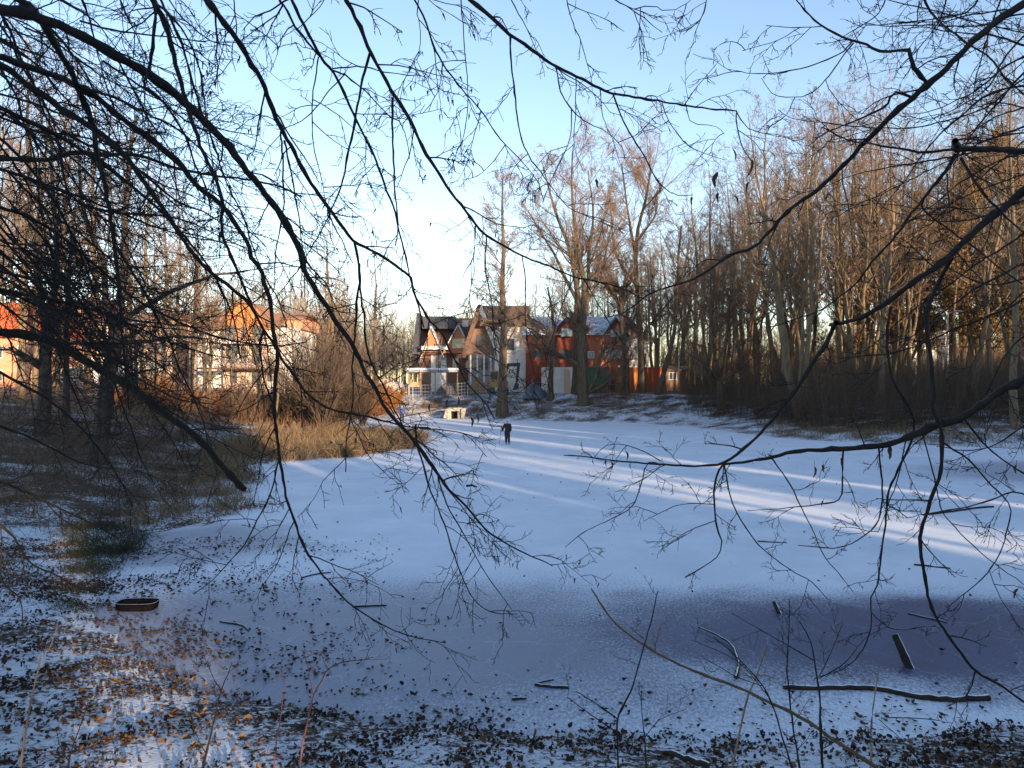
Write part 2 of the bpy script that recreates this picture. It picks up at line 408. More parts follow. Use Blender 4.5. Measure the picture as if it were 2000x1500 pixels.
# ------------------------------------------------------------------ buildings
M_WHITE = noisy('white_render', (0.62, 0.6, 0.56), (0.8, 0.78, 0.73), 1.4, 0.9)
M_PEACH = noisy('peach_render', (0.5, 0.36, 0.27), (0.64, 0.47, 0.36), 1.4, 0.9)
M_SALMON = noisy('salmon_render', (0.5, 0.24, 0.14), (0.62, 0.32, 0.2), 1.4, 0.9)
M_ORANGE = noisy('orange_cladding', (0.58, 0.2, 0.05), (0.72, 0.28, 0.08), 1.6, 0.8)
M_VERMILION = noisy('vermilion_tiles', (0.42, 0.09, 0.035), (0.62, 0.16, 0.06), 6, 0.8)
M_TILE = noisy('clay_tiles', (0.26, 0.12, 0.07), (0.42, 0.22, 0.13), 7, 0.85, 0.3)
M_DARKROOF = noisy('dark_slate', (0.035, 0.038, 0.05), (0.075, 0.078, 0.095), 5, 0.75, 0.2)
M_BROWNROOF = noisy('brown_shingles', (0.09, 0.055, 0.04), (0.18, 0.11, 0.08), 6, 0.85, 0.3)
M_SNOWROOF = noisy('snowy_roof', (0.16, 0.16, 0.19), (0.75, 0.77, 0.8), 3.5, 0.85, 0, (0.6, 2, 2), lo=0.42, hi=0.56)
M_SNOW = noisy('snow', (0.72, 0.75, 0.8), (0.84, 0.86, 0.88), 3, 0.8)
M_REDWALL_LIT = noisy('sunlit_red_boarding', (0.3, 0.1, 0.05), (0.5, 0.2, 0.1), 1.4, 0.85, 0, (5, 1, .8))  # the red boarding again, in the orange that sunlight gives it
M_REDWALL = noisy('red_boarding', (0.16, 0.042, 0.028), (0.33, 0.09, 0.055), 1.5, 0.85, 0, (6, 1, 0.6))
M_BRICK = noisy('orange_brick', (0.33, 0.13, 0.065), (0.5, 0.21, 0.1), 9, 0.9)
M_BRICKDARK = noisy('brown_brick', (0.14, 0.08, 0.06), (0.25, 0.15, 0.11), 9, 0.9)
M_GREYBOARD = noisy('grey_boards', (0.2, 0.19, 0.2), (0.38, 0.36, 0.36), 2, 0.9, 0, (7, 1, 0.4))
M_FRAME = plain('window_frame', (0.6, 0.58, 0.55))
M_DARKFRAME = plain('dark_window_frame', (0.1, 0.08, 0.07))
M_GLASS, _nt, _b = mat('window_glass')
_b.inputs['Base Color'].default_value = (0.06, 0.08, 0.1, 1); _b.inputs['Roughness'].default_value = 0.12; _b.inputs['Specular IOR Level'].default_value = 0.8
M_PALEGLASS, _nt, _b = mat('curtained_glass')
_b.inputs['Base Color'].default_value = (0.32, 0.4, 0.42, 1); _b.inputs['Roughness'].default_value = 0.15
M_METAL = plain('grey_metal', (0.3, 0.31, 0.33), 0.45)
M_WOOD = noisy('raw_timber', (0.32, 0.22, 0.11), (0.5, 0.36, 0.2), 4, 0.85, 0, (6, 6, 0.5))
M_CONCRETE = noisy('concrete', (0.26, 0.24, 0.2), (0.42, 0.38, 0.32), 3, 0.92, 0.2)
M_BLACK = plain('painted_dark', (0.02, 0.02, 0.022), 0.9)
M_GREENPAINT = noisy('green_painted_steel', (0.06, 0.11, 0.07), (0.12, 0.19, 0.12), 2.5, 0.6)
M_GREENFENCE = noisy('bright_green_wire', (0.05, 0.24, 0.07), (0.09, 0.38, 0.12), 2.5, 0.5)
M_RUSTRED = noisy('rust_red_steel', (0.34, 0.07, 0.03), (0.5, 0.12, 0.05), 2.5, 0.65)
M_RUSTORANGE = noisy('orange_steel', (0.55, 0.16, 0.035), (0.7, 0.24, 0.06), 2.5, 0.6)
M_TARP = noisy('blue_grey_tarpaulin', (0.07, 0.085, 0.12), (0.14, 0.16, 0.21), 1.5, 0.5, 0.6)
M_YELLOW = plain('yellow_machine_paint', (0.45, 0.24, 0.04), 0.5)
M_DARKMETAL = plain('dark_machine_steel', (0.06, 0.06, 0.065), 0.5)

def house(name, label, px, d, cat='house'):
    b = empty(name, (X(px, d), d, h1(X(px, d), d)))
    return tag(b, label, cat)
def wall(b, px0, px1, py0, py1, d, depth, m, name='wall', foot=True):
    z0 = Z(py1, d)
    if foot: z0 = min(z0, b.location.z - 0.4)
    return MB().box(X(px0, d), X(px1, d), d, d + depth, z0, Z(py0, d)).build(name, m, b)
def window(b, px0, px1, py0, py1, d, mf=None, mg=None, bars=1, name='window'):
    """frame standing proud of the wall with glass set into it; d is the wall face"""
    x0, x1, z0, z1 = X(px0, d), X(px1, d), Z(py1, d), Z(py0, d)
    t = min(0.09, (x1 - x0) * 0.14); y = d - 0.05
    f = MB().box(x0, x0 + t, y, d - .003, z0, z1).box(x1 - t, x1, y, d - .003, z0, z1).box(x0 + t, x1 - t, y, d - .003, z1 - t, z1).box(x0 + t, x1 - t, y, d - .003, z0, z0 + t)
    for k in range(bars):
        xm = x0 + (x1 - x0) * (k + 1) / (bars + 1)
        f.box(xm - .03, xm + .03, y, d - .003, z0 + t, z1 - t)
    fo = f.build(name, mf or M_FRAME, b)
    MB().box(x0 + t, x1 - t, d - .03, d - .01, z0 + t, z1 - t).build('pane', mg or M_GLASS, fo)
    return fo
def roof_x(b, px0, px1, py_eave, py_ridge, d, depth, m, over=0.5, name='roof', thick=0.18):
    """ridge runs along x; slopes fall to the front and the back"""
    x0, x1 = X(px0, d), X(px1, d); ze, zr = Z(py_eave, d), Z(py_ridge, d); ym = d + depth / 2
    return MB().prismx([(d - over, ze), (ym, zr), (d + depth + over, ze), (d + depth + over, ze - thick), (ym, zr - thick * 1.5), (d - over, ze - thick)], x0, x1).build(name, m, b)
def gable_y(b, px0, pxm, px1, py_eave, py_ridge, d, depth, m_wall, m_roof, over=0.35, name='roof', thick=0.2, wallname='gable'):
    """gable facing the viewer; ridge runs away"""
    x0, xm, x1 = X(px0, d), X(pxm, d), X(px1, d); ze, zr = Z(py_eave, d), Z(py_ridge, d)
    MB().prism([(x0, ze), (x1, ze), (xm, zr)], d, d + depth).build(wallname, m_wall, b)
    sl = (zr - ze) / (xm - x0); sr = (zr - ze) / (x1 - xm)
    MB().prism([(x0 - over, ze - over * sl + .004), (xm, zr + .004), (x1 + over, ze - over * sr + .004), (x1 + over, ze - over * sr + thick), (xm, zr + thick * 1.3), (x0 - over, ze - over * sl + thick)], d - over, d + depth).build(name, m_roof, b)
def balcony(b, px0, px1, py, d, out=1.1, rail=0.95, m=None, ms=None, bars=True):
    x0, x1, z = X(px0, d), X(px1, d), Z(py, d)
    s = MB().box(x0, x1, d - out, d - .004, z - .2, z).build('balcony', ms or M_WHITE, b)
    r = MB()
    for k in range(6): r.box(x0, x1, d - out - .03, d - out - .003, z + .1 + k * rail / 6, z + .14 + k * rail / 6)
    n = max(2, int((x1 - x0) / 1.2))
    for k in range(n + 1):
        xx = x0 + (x1 - x0 - .06) * k / n; r.box(xx, xx + .06, d - out - .07, d - out - .032, z, z + rail)
    r.build('railing', m or M_METAL, s)

# white villa with the arched orange bay
D = 80
b = house('villa', 'white villa with arched dormer and bright orange upper bay', 475, D)
wall(b, 386, 574, 640, 752, D, 9, M_WHITE)
MB().box(X(362, D), X(386, D), D + 1, D + 9, b.location.z - .4, Z(628, D)).build('wall', M_PEACH, b)
MB().box(X(548, D), X(580, D), D + 2.2, D + 9.2, Z(640, D), Z(618, D)).build('attic_wall', M_SALMON, b)
roof_x(b, 380, 545, 640, 604, D, 9, M_TILE)
MB().prismx([(D + 1.8, Z(619, D)), (D + 5.5, Z(603, D)), (D + 9.4, Z(619, D)), (D + 9.4, Z(621, D)), (D + 5.5, Z(606, D)), (D + 1.8, Z(621, D))], X(543, D), X(583, D)).build('roof', M_TILE, b)
by = D - 1.3
bay = MB().box(X(436, by), X(514, by), by, D - .004, b.location.z - .3, Z(642, by)).build('bay', M_PEACH, b)
xs = [(X(436 + 78 * k / 12, by), Z(640 - 12 - 34 * math.sin(math.pi * k / 12) ** .8, by)) for k in range(13)]
MB().prism([(X(436, by), Z(641.7, by))] + xs + [(X(514, by), Z(641.7, by))], by, D + 4).build('bay_gable', M_ORANGE, b)
MB().box(X(437, by), X(513, by), by - .06, by - .003, Z(668, by), Z(642, by)).build('bay_cladding', M_ORANGE, b)
up = [(X(430 + 90 * k / 14, by), Z(630 - 43 * math.sin(math.pi * k / 14) ** .8, by)) for k in range(15)]
dn = [(x, z - .3) for x, z in up[::-1]]
arc = MB()
for k in range(14):
    arc.add([(x, y, z) for y in (by - .4, D + 4.2) for x, z in (up[k], up[k+1], (up[k+1][0], up[k+1][1] - .25), (up[k][0], up[k][1] - .25))],
            [(0,1,2,3),(7,6,5,4),(0,4,5,1),(3,2,6,7)])
arc.build('bay_roof', M_TILE, b)
for q in ((439, 461, 636, 665), (472, 481, 638, 662), (493, 511, 636, 665)): window(b, *q, by - .06, M_DARKFRAME)
for q in ((442, 464, 676, 708), (471, 481, 678, 708), (492, 511, 676, 708), (449, 463, 724, 748), (492, 511, 724, 748)): window(b, *q, by, M_DARKFRAME)
for q in ((520, 532, 700, 745), (400, 416, 690, 712), (400, 416, 726, 745)): window(b, *q, D, M_DARKFRAME)
window(b, 552, 560, 626, 636, D + 2.2)
balcony(b, 426, 532, 668, by, 1.2)
balcony(b, 396, 546, 718, by, 1.5, ms=M_BROWNROOF)
MB().box(X(425, D), X(436, D), D + 3, D + 4, Z(625, D), Z(594, D)).build('chimney', M_SALMON, b)

# peach block left of it
D = 90
b = house('apartment_house', 'peach block of flats with brown stair tower behind the bare trees', 330, D, 'building')
wall(b, 262, 372, 622, 752, D, 10, M_PEACH)
MB().box(X(352, D), X(366, D), D - .7, D - .004, b.location.z - .3, Z(616, D)).build('stair_tower', M_BRICKDARK, b)
roof_x(b, 256, 378, 622, 603, D, 10, M_TILE)
MB().box(X(356, D), X(363, D), D + 3, D + 4, Z(620, D), Z(585, D)).build('chimney', M_SALMON, b)
for row in ((634, 650), (662, 680), (694, 716), (726, 745)):
    for p in (270, 292, 314, 334): window(b, p, p + 9, *row, D)
balcony(b, 286, 326, 684, D); balcony(b, 286, 326, 720, D)
D = 84
b = house('apartment_house', 'salmon and cream terraced house behind the leaning trunk', 175, D, 'building')
wall(b, 100, 182, 600, 700, D, 9, M_SALMON, foot=False); wall(b, 182, 248, 632, 700, D + .6, 9, M_PEACH, foot=False)
wall(b, 96, 250, 700, 752, D - .5, 9.5, M_WHITE, 'ground_floor_wall')
roof_x(b, 95, 186, 600, 578, D, 9, M_TILE); roof_x(b, 184, 254, 632, 616, D + .6, 9, M_SNOWROOF)
for q in ((112, 124, 614, 632), (140, 152, 614, 632), (112, 124, 652, 674), (140, 152, 652, 674), (164, 174, 652, 674)): window(b, *q, D, M_DARKFRAME)
for q in ((192, 206, 646, 662), (218, 232, 646, 662), (192, 206, 674, 692), (218, 232, 674, 692)): window(b, *q, D + .6, M_DARKFRAME)
for q in ((140, 156, 716, 736), (186, 200, 716, 736)): window(b, *q, D - .5, M_DARKFRAME)
balcony(b, 183, 246, 672, D + .6, 1.2, m=M_YELLOW)
D = 72
b = house('house', 'house with vermilion tiled roof at the left edge of the photo', 20, D)
wall(b, -60, 66, 652, 756, D, 8, M_SALMON)
roof_x(b, -66, 72, 655, 582, D, 8, M_VERMILION)
for q in ((-10, 6, 675, 700), (34, 50, 675, 700), (-10, 6, 722, 745), (34, 50, 722, 745)): window(b, *q, D)
MB().box(X(38, D), X(48, D), D + 2, D + 2.9, Z(620, D), Z(574, D)).build('chimney', M_BRICK, b)

# slate-roofed house with brick gables
D = 104
b = house('house', 'brick house under a dark slate roof with a wide dormer band', 870, D)
wall(b, 818, 935, 688, 748, D, 9, M_BRICKDARK)
ze, zr = Z(690, D), Z(616, D)
MB().prismx([(D - .7, ze), (D + 4.5, zr), (D + 9.7, ze), (D + 9.7, ze - .2), (D + 4.5, zr - .3), (D - .7, ze - .2)], X(818, D), X(936, D)).build('roof', M_BROWNROOF, b)
MB().prism([(X(805, D), Z(692, D)), (X(818, D), Z(692, D)), (X(819, D), Z(612, D)), (X(815, D), Z(612, D))], D - .5, D + 9.5).build('side_roof', M_DARKROOF, b)
MB().box(X(823, D), X(888, D), D + .8, D + 4.4, Z(641, D), Z(617, D)).build('dormer_band', M_DARKROOF, b)
gable_y(b, 826, 842, 862, 688, 640, D - 1.0, 4, M_BRICK, M_SNOWROOF)
gable_y(b, 866, 895, 922, 690, 636, D - 1.3, 5, M_BRICK, M_SNOWROOF)
MB().box(X(826, D), X(878, D), D - 1.9, D - .1, Z(684, D), Z(677, D)).build('porch_roof', M_SNOWROOF, b)
MB().box(X(842, D), X(872, D), D - .12, D - .004, b.location.z, Z(688, D)).build('porch_wall', M_WHITE, b)
for q in ((850, 862, 694, 722),): window(b, *q, D - .12)
for q in ((884, 906, 662, 680),): window(b, *q, D - 1.3)
for q in ((884, 896, 700, 722), (910, 922, 700, 722)): window(b, *q, D)
MB().box(X(900, D), X(912, D), D + 3.2, D + 4.2, Z(640, D), Z(622, D)).build('chimney', M_WHITE, b)

# brown-roofed house with white weatherboards
D = 98
b = house('house', 'house with a steep brown roof and white weatherboarded wing', 965, D)
wall(b, 915, 966, 690, 752, D, 10, M_GREYBOARD)
wall(b, 966, 1027, 632, 752, D - 1.0, 10, M_WHITE, 'wing_wall')
lines = MB()
for k in range(16):
    z = Z(750 - k * 7.2, D - 1); lines.box(X(966.2, D), X(1026.6, D), D - 1.05, D - 1.003, z, z + .06)
lines.build('weatherboarding', M_WHITE, b)
MB().prism([(X(905, D), Z(692, D)), (X(937, D), Z(600, D)), (X(972, D), Z(692, D))], D - .2, D + 8).build('gable', M_BRICKDARK, b)
MB().prism([(X(900, D), Z(700, D)), (X(933, D), Z(597, D)), (X(941, D), Z(597, D)), (X(909, D), Z(700, D))], D - .8, D + 9).build('roof', M_BROWNROOF, b)
MB().prism([(X(936, D), Z(606, D)), (X(941, D), Z(597, D)), (X(973, D), Z(680, D)), (X(966, D), Z(684, D))], D - .9, D - .25).build('bargeboard', M_WHITE, b)
MB().prismx([(D - 1.6, Z(634, D)), (D + 4, Z(591, D)), (D + 10, Z(634, D)), (D + 10, Z(638, D)), (D + 4, Z(596, D)), (D - 1.6, Z(638, D))], X(938, D), X(1034, D)).build('roof', M_BROWNROOF, b)
for q in ((922, 932, 700, 722), (940, 952, 700, 722), (930, 944, 655, 676)): window(b, *q, D - .2, M_DARKFRAME)
window(b, 988, 1004, 662, 684, D - 1.05, M_DARKFRAME)
for k in range(4):
    MB().box(X(918 + k * 13, D), X(921 + k * 13, D), D - .34, D - .22, b.location.z, Z(692, D)).build('post', M_WHITE, b)

# red house
D = 96
b = house('house', 'red boarded house with two front gables behind the thick tree', 1120, D)
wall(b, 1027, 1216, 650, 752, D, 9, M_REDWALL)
roof_x(b, 1020, 1222, 652, 612, D, 9, M_SNOWROOF)
gable_y(b, 1078, 1107, 1136, 652, 622, D - .5, 4, M_REDWALL, M_DARKROOF)
gable_y(b, 1182, 1203, 1224, 652, 624, D - .5, 4, M_REDWALL, M_DARKROOF)
MB().box(X(1150, D), X(1216, D), D - .05, D - .002, Z(717, D), Z(652, D)).build('painted_sunlight', M_REDWALL_LIT, b)  # sunlit right side of the front, painted in as an orange sheet
for q in ((1095, 1119, 640, 658), (1191, 1211, 643, 660)): window(b, *q, D - .5, M_DARKFRAME, M_PALEGLASS)
for q in ((1040, 1060, 684, 699), (1095, 1116, 683, 698), (1050, 1058, 652, 662)): window(b, *q, D, M_DARKFRAME)
for q in ((1148, 1161, 686, 700), (1182, 1214, 683, 700)): window(b, *q, D - .05, M_FRAME, M_PALEGLASS)
D = 100
b = house('house', 'small white house with a brown side roof right of the red house', 1240, D)
wall(b, 1222, 1266, 660, 752, D, 8, M_WHITE)
MB().prism([(X(1214, D), Z(628, D)), (X(1222, D), Z(614, D)), (X(1272, D), Z(664, D)), (X(1266, D), Z(666, D))], D - .5, D + 8.5).build('roof', M_BROWNROOF, b)
MB().prism([(X(1222, D), Z(660, D)), (X(1262, D), Z(660, D)), (X(1222, D), Z(622, D))], D + .02, D + 8).build('gable', M_PEACH, b)
window(b, 1254, 1263, 690, 712, D); MB().box(X(1226, D), X(1250, D), D - .1, D - .004, Z(702, D), Z(700, D)).build('ledge', M_DARKFRAME, b)

# containers and site clutter
def container(label, px0, px1, py0, py1, d, m, depth=4.0, group='site containers by the red house'):
    b = tag(empty('container', (X(px0, d), d, h1(X(px0, d), d))), label, 'container', group)
    x0, x1, z0, z1 = X(px0, d), X(px1, d), b.location.z - .05, Z(py0, d)
    MB().box(x0, x1, d, d + depth, z0, z1).build('body', m, b)
    rb = MB(); n = int((x1 - x0) / .28)
    for k in range(n):
        xx = x0 + .1 + (x1 - x0 - .2) * k / max(1, n - 1); rb.box(xx - .05, xx + .05, d - .05, d - .003, z0 + .12, z1 - .12)
    rb.box(x0, x1, d - .06, d - .002, z1 - .12, z1).box(x0, x1, d - .06, d - .002, z0, z0 + .12)
    rb.build('corrugated_front', m, b)
    return b
c = container('pale white site cabin between the two trunks', 1060, 1121, 717, 760, 90, M_WHITE)
MB().box(X(1102, 90), X(1114, 90), 89.9, 89.94, c.location.z, Z(722, 90)).build('door', M_PEACH, c)
container('green ribbed steel container behind the thick trunk', 1148, 1188, 717, 762, 90, M_GREENPAINT)
container('bright orange ribbed container beside the green one', 1206, 1246, 717, 761, 90, M_RUSTORANGE)
container('dull red ribbed container, the last in the row', 1257, 1292, 717, 760, 91, M_RUSTRED)
b = tag(empty('gate', (X(1192, 89), 89, h1(X(1192, 89), 89))), 'open metal gate frame between the green and orange containers', 'gate')
z = b.location.z
MB().tube([(X(1191, 89), 89, z - .1), (X(1191, 89), 89, z + 1.9)], .04).tube([(X(1203, 89), 89, z - .1), (X(1203, 89), 89, z + 1.9)], .04).build('post', M_METAL, b)
MB().tube([(X(1191, 89), 89, z + 1.88), (X(1203, 89), 89, z + 1.88)], .035).tube([(X(1191, 89), 89, z + 1.0), (X(1203, 89), 89, z + 1.0)], .02).build('rail', M_METAL, b)

def heap(name, label, cat, px, d, w, dp, h, m, seed):
    x0, y0 = X(px, d), d; z0 = h1(x0, y0)
    n = 26; V = []; r = np.random.default_rng(seed)
    U = np.linspace(-1, 1, n)
    jit = r.normal(size=(n, n)) * .09
    for i in range(n):
        for j in range(n):
            q = max(abs(U[i]), abs(U[j])); e = math.hypot(U[i], U[j])
            hh = h * max(0, (1 - min(1, e) ** 2.2)) * (0.75 + jit[i, j] + .25 * math.sin(5 * U[i] + seed) * math.cos(4 * U[j]))
            V.append((x0 + U[i] * w / 2, y0 + U[j] * dp / 2, z0 - .12 + max(0, hh)))
    F = np.array([(i*n+j, (i+1)*n+j, (i+1)*n+j+1, i*n+j+1) for i in range(n-1) for j in range(n-1)])
    return tag(link(name, mesh_np(name, V, [F], False, [m])), label, cat)
heap('tarpaulin_heap', 'blue-grey tarpaulin thrown over a heap below the white site cabin', 'tarpaulin', 1046, 86, 3.0, 2.4, 2.0, M_TARP, 3)
heap('spoil_heap', 'dark heap of spoil with snow behind the wire fence', 'heap', 885, 94, 4.6, 3, 1.5, noisy('spoil', (0.05, 0.045, 0.045), (0.2, 0.18, 0.18), 2, 0.95), 5)
heap('spoil_heap', 'brown sand heap right of the snowy shelter', 'heap', 938, 95, 4.0, 3, 2.0, noisy('sand', (0.2, 0.12, 0.06), (0.33, 0.21, 0.11), 2, 0.95), 9)
heap('spoil_heap', 'pale rubble heap left of the snowy shelter', 'heap', 762, 96, 4.4, 3, 2.1, noisy('rubble', (0.25, 0.2, 0.17), (0.6, 0.55, 0.5), 2.5, 0.95), 4)

b = tag(empty('excavator', (X(975, 92), 92, h1(X(975, 92), 92))), 'excavator with raised bent arm in front of the white weatherboards', 'excavator')
x, y, z = b.location
for s in (-.9, .9):
    MB().prismx([(y - 1.6, z + .2), (y - 1.3, z), (y + 1.3, z), (y + 1.6, z + .2), (y + 1.6, z + .5), (y + 1.3, z + .7), (y - 1.3, z + .7), (y - 1.6, z + .5)], x + s - .22, x + s + .22).build('track', M_DARKMETAL, b)
MB().box(x - 1.1, x + 1.1, y - 1.2, y + 1.7, z + .75, z + 1.5).build('body', M_YELLOW, b, bevel=.06)
cb = MB().box(x - 1.1, x - .1, y - 1.2, y + .3, z + 1.5, z + 2.7).build('cab', M_YELLOW, b, bevel=.08)
MB().box(x - 1.0, x - .2, y - 1.23, y - 1.203, z + 1.65, z + 2.55).build('windscreen', M_GLASS, cb)
MB().prism([(x + .1, z + 1.3), (x + .5, z + 1.2), (x + 1.2, z + 3.2), (x + 2.4, z + 3.3), (x + 2.4, z + 3.65), (x + .95, z + 3.6)], y - .2, y + .12).build('boom', M_DARKMETAL, b)
MB().prism([(x + 2.15, z + 3.7), (x + 2.55, z + 3.6), (x + 2.2, z + 1.2), (x + 1.95, z + 1.2)], y - .15, y + .07).build('arm', M_DARKMETAL, b)
MB().prism([(x + 1.6, z + .4), (x + 2.3, z + .5), (x + 2.35, z + 1.2), (x + 1.9, z + 1.25)], y - .5, y + .4).build('bucket', M_DARKMETAL, b)

b = tag(empty('shelter', (X(845, 93), 93, h1(X(845, 93), 93))), 'open shelter with a flat snow-covered roof on timber posts', 'shelter')
z = b.location.z
MB().box(X(795, 93), X(897, 93), 92, 96, Z(727, 93), Z(723, 93)).build('roof', M_GREYBOARD, b)
MB().box(X(796, 93), X(896, 93), 92.1, 95.9, Z(722.9, 93), Z(719, 93)).build('snow_cover', M_SNOW, b, bevel=.08)
for p in (799, 822, 850, 872, 893): MB().box(X(p, 93), X(p, 93) + .14, 92.3, 92.44, z - .1, Z(727.1, 93)).build('post', M_WOOD, b)
MB().box(X(802, 93), X(821, 93), 92.34, 92.4, z + .9, z + 1.5).build('board', M_WOOD, b)

def fence(name, label, pts, h, m, rails=3, post=.05, mesh_step=None, step=2.0):
    p = np.array(pts); L = np.concatenate([[0], np.cumsum(np.linalg.norm(np.diff(p, axis=0), axis=1))])
    n = max(2, int(L[-1] / step)); s = np.linspace(0, L[-1], n + 1)
    q = np.stack([np.interp(s, L, p[:, k]) for k in (0, 1)], 1); zz = height(q[:, 0], q[:, 1])
    b = tag(empty(name, (q[0, 0], q[0, 1], zz[0])), label, 'fence')
    for k in range(n + 1): MB().box(q[k, 0] - post, q[k, 0] + post, q[k, 1] - post, q[k, 1] + post, zz[k] - .2, zz[k] + h).build('post', m, b)
    r = MB()
    for k in range(n):
        for j in range(rails):
            t = (j + .6) / rails * h
            r.tube([(q[k, 0], q[k, 1], zz[k] + t), (q[k + 1, 0], q[k + 1, 1], zz[k + 1] + t)], post * .35 if mesh_step else post * .5, 4)
        if mesh_step:
            w = np.linalg.norm(q[k + 1] - q[k]); c = int(w / mesh_step)
            for j in range(1, c):
                a = q[k] + (q[k + 1] - q[k]) * j / c; za = zz[k] + (zz[k + 1] - zz[k]) * j / c
                r.tube([(a[0], a[1], za + .05), (a[0], a[1], za + h - .05)], post * .3, 4)
    r.build('wire_panel' if mesh_step else 'rails', m, b)
    return b
fence('wire_fence', 'grey wire panel fence along the building site above the far bank', [(X(735, 90), 90), (X(900, 90), 90), (X(985, 90), 90)], 1.9, M_METAL, 5, .045, .35)
fence('railing_fence', 'low grey railing fence in front of the white villa', [(X(360, 76), 76), (X(470, 76), 76)], 1.1, M_METAL, 2, .04, .22)
fence('wire_fence', 'bright green wire fence beside the leaning trunk', [(X(205, 74), 74), (X(285, 74), 74)], 1.3, M_GREENFENCE, 4, .05, .12, 1.5)
b = fence('board_fence', 'long brown board fence behind the thicket', [(X(1640, 82), 82), (X(1800, 82), 82), (X(2150, 78), 78)], 2.0, noisy('fence_board', (0.06, 0.042, 0.035), (0.12, 0.085, 0.07), 3, .9), 2, .06, .16, 2.4)

b = tag(empty('culvert', (X(888, 79.5), 79.5, 0.4)), 'pale concrete outfall with dark square opening in the far bank', 'culvert')
x, y, z = b.location
MB().box(x - .72, x - .34, y - .6, y + 2.5, -.1, 1.15).box(x + .34, x + .72, y - .6, y + 2.5, -.1, 1.15).box(x - .34, x + .34, y - .6, y + 2.5, .8, 1.15).build('headwall', M_CONCRETE, b, bevel=.03)
MB().prism([(x - 1.1, .1), (x - .73, .1), (x - .73, 1.1), (x - .85, 1.0)], y - .9, y - .5).build('wing_wall', M_CONCRETE, b)
MB().prism([(x + .73, .1), (x + 1.0, .1), (x + 1.25, 1.1), (x + .73, 1.1)], y - .9, y - .5).build('wing_wall', M_CONCRETE, b)
MB().box(x - .34, x + .34, y + .3, y + .4, -.1, .8).build('opening', M_BLACK, b)  # black plate standing in for the darkness inside the outfall

def pole(name, label, px, py0, py1, d, r, m, lamp=False):
    x = X(px, d); z0 = h1(x, d); z1 = Z(py0, d)
    b = tag(empty(name, (x, d, z0)), label, 'street lamp' if lamp else 'pole')
    MB().tube([(x, d, z0 - .2), (x, d, z0 + (z1 - z0) * .5), (x, d, z1)], [r, r * .85, r * .6]).build('pole', m, b, True)
    if lamp:
        MB().tube([(x, d, z1 - .02), (x + .35, d - .3, z1 + .12), (x + .8, d - .6, z1 + .1)], r * .5).build('arm', m, b, True)
        MB().box(x + .5, x + 1.15, d - .85, d - .5, z1 + .06, z1 + .2).build('lamp_head', m, b, bevel=.04)
    else:
        MB().box(x - .09, x + .09, d - .09, d + .09, z1, z1 + .08).build('cap', m, b)
M_POLE = plain('pale_pole', (0.66, 0.65, 0.62), .5)
pole('street_lamp', 'tall pale street lamp among the trunks of the right wood', 1851, 612, 720, 75, .13, M_POLE, True)
pole('marker_pole', 'thin white pole standing in the wood left of the lamp', 1528, 688, 740, 88, .09, M_POLE)
pole('marker_pole', 'slim pale pole behind the orange container', 1326, 700, 745, 96, .08, M_POLE)
D = 100
b = house('hut', 'low brown hut with a pale-framed window behind the leaning trunk', 1316, D, 'hut')
wall(b, 1300, 1345, 722, 756, D, 4, M_BRICKDARK); roof_x(b, 1297, 1348, 722, 714, D, 4, M_BROWNROOF, .3); window(b, 1306, 1322, 727, 742, D, M_FRAME)
D = 108
b = house('house', 'white house showing pale between trunks of the right wood', 1815, D)
wall(b, 1770, 1850, 640, 752, D, 8, M_WHITE); roof_x(b, 1764, 1856, 642, 606, D, 8, M_DARKROOF)
for q in ((1782, 1796, 662, 684), (1818, 1832, 662, 684), (1782, 1796, 704, 728), (1818, 1832, 704, 728)): window(b, *q, D)

def car(name, label, px, d, m, rz=0.0, L=4.3, H=1.5, van=False):
    x = X(px, d); z = h1(x, d)
    b = tag(empty(name, (x, d, z)), label, 'van' if van else 'car')
    prof = [(-L/2, .35), (-L/2, .85), (-L*.33, .95), (-L*.2, H), (L*.25, H), (L*.4, .95), (L/2, .88), (L/2, .35)] if not van else \
           [(-L/2, .35), (-L/2, 1.0), (-L*.36, 1.1), (-L*.26, H), (L*.48, H), (L/2, H - .2), (L/2, .35)]
    MB().prism([(x + a, z + c) for a, c in prof], d - .85, d + .85).build('body', m, b, bevel=.08)
    MB().prism([(x - L*.27, z + 1.0), (x - L*.19, z + H - .12), (x + L*.2, z + H - .12), (x + L*.3, z + 1.0)], d - .87, d - .853).build('side_window', M_GLASS, b)
    for s in (-L * .3, L * .3):
        w = MB().tube([(x + s, d - .9, z + .32), (x + s, d - .62, z + .32)], .32, 16).build('wheel', M_DARKMETAL, b)
        MB().tube([(x + s, d - .93, z + .32), (x + s, d - .905, z + .32)], .18, 12).build('hub_cap', M_METAL, w)
car('parked_van', 'white parked van between the dark trunks at left', 152, 76, M_WHITE, L=4.8, H=1.95, van=True)
car('parked_car', 'blue-grey parked car in front of the terraced house', 236, 78, plain('car_blue', (0.12, 0.2, 0.3), .35))

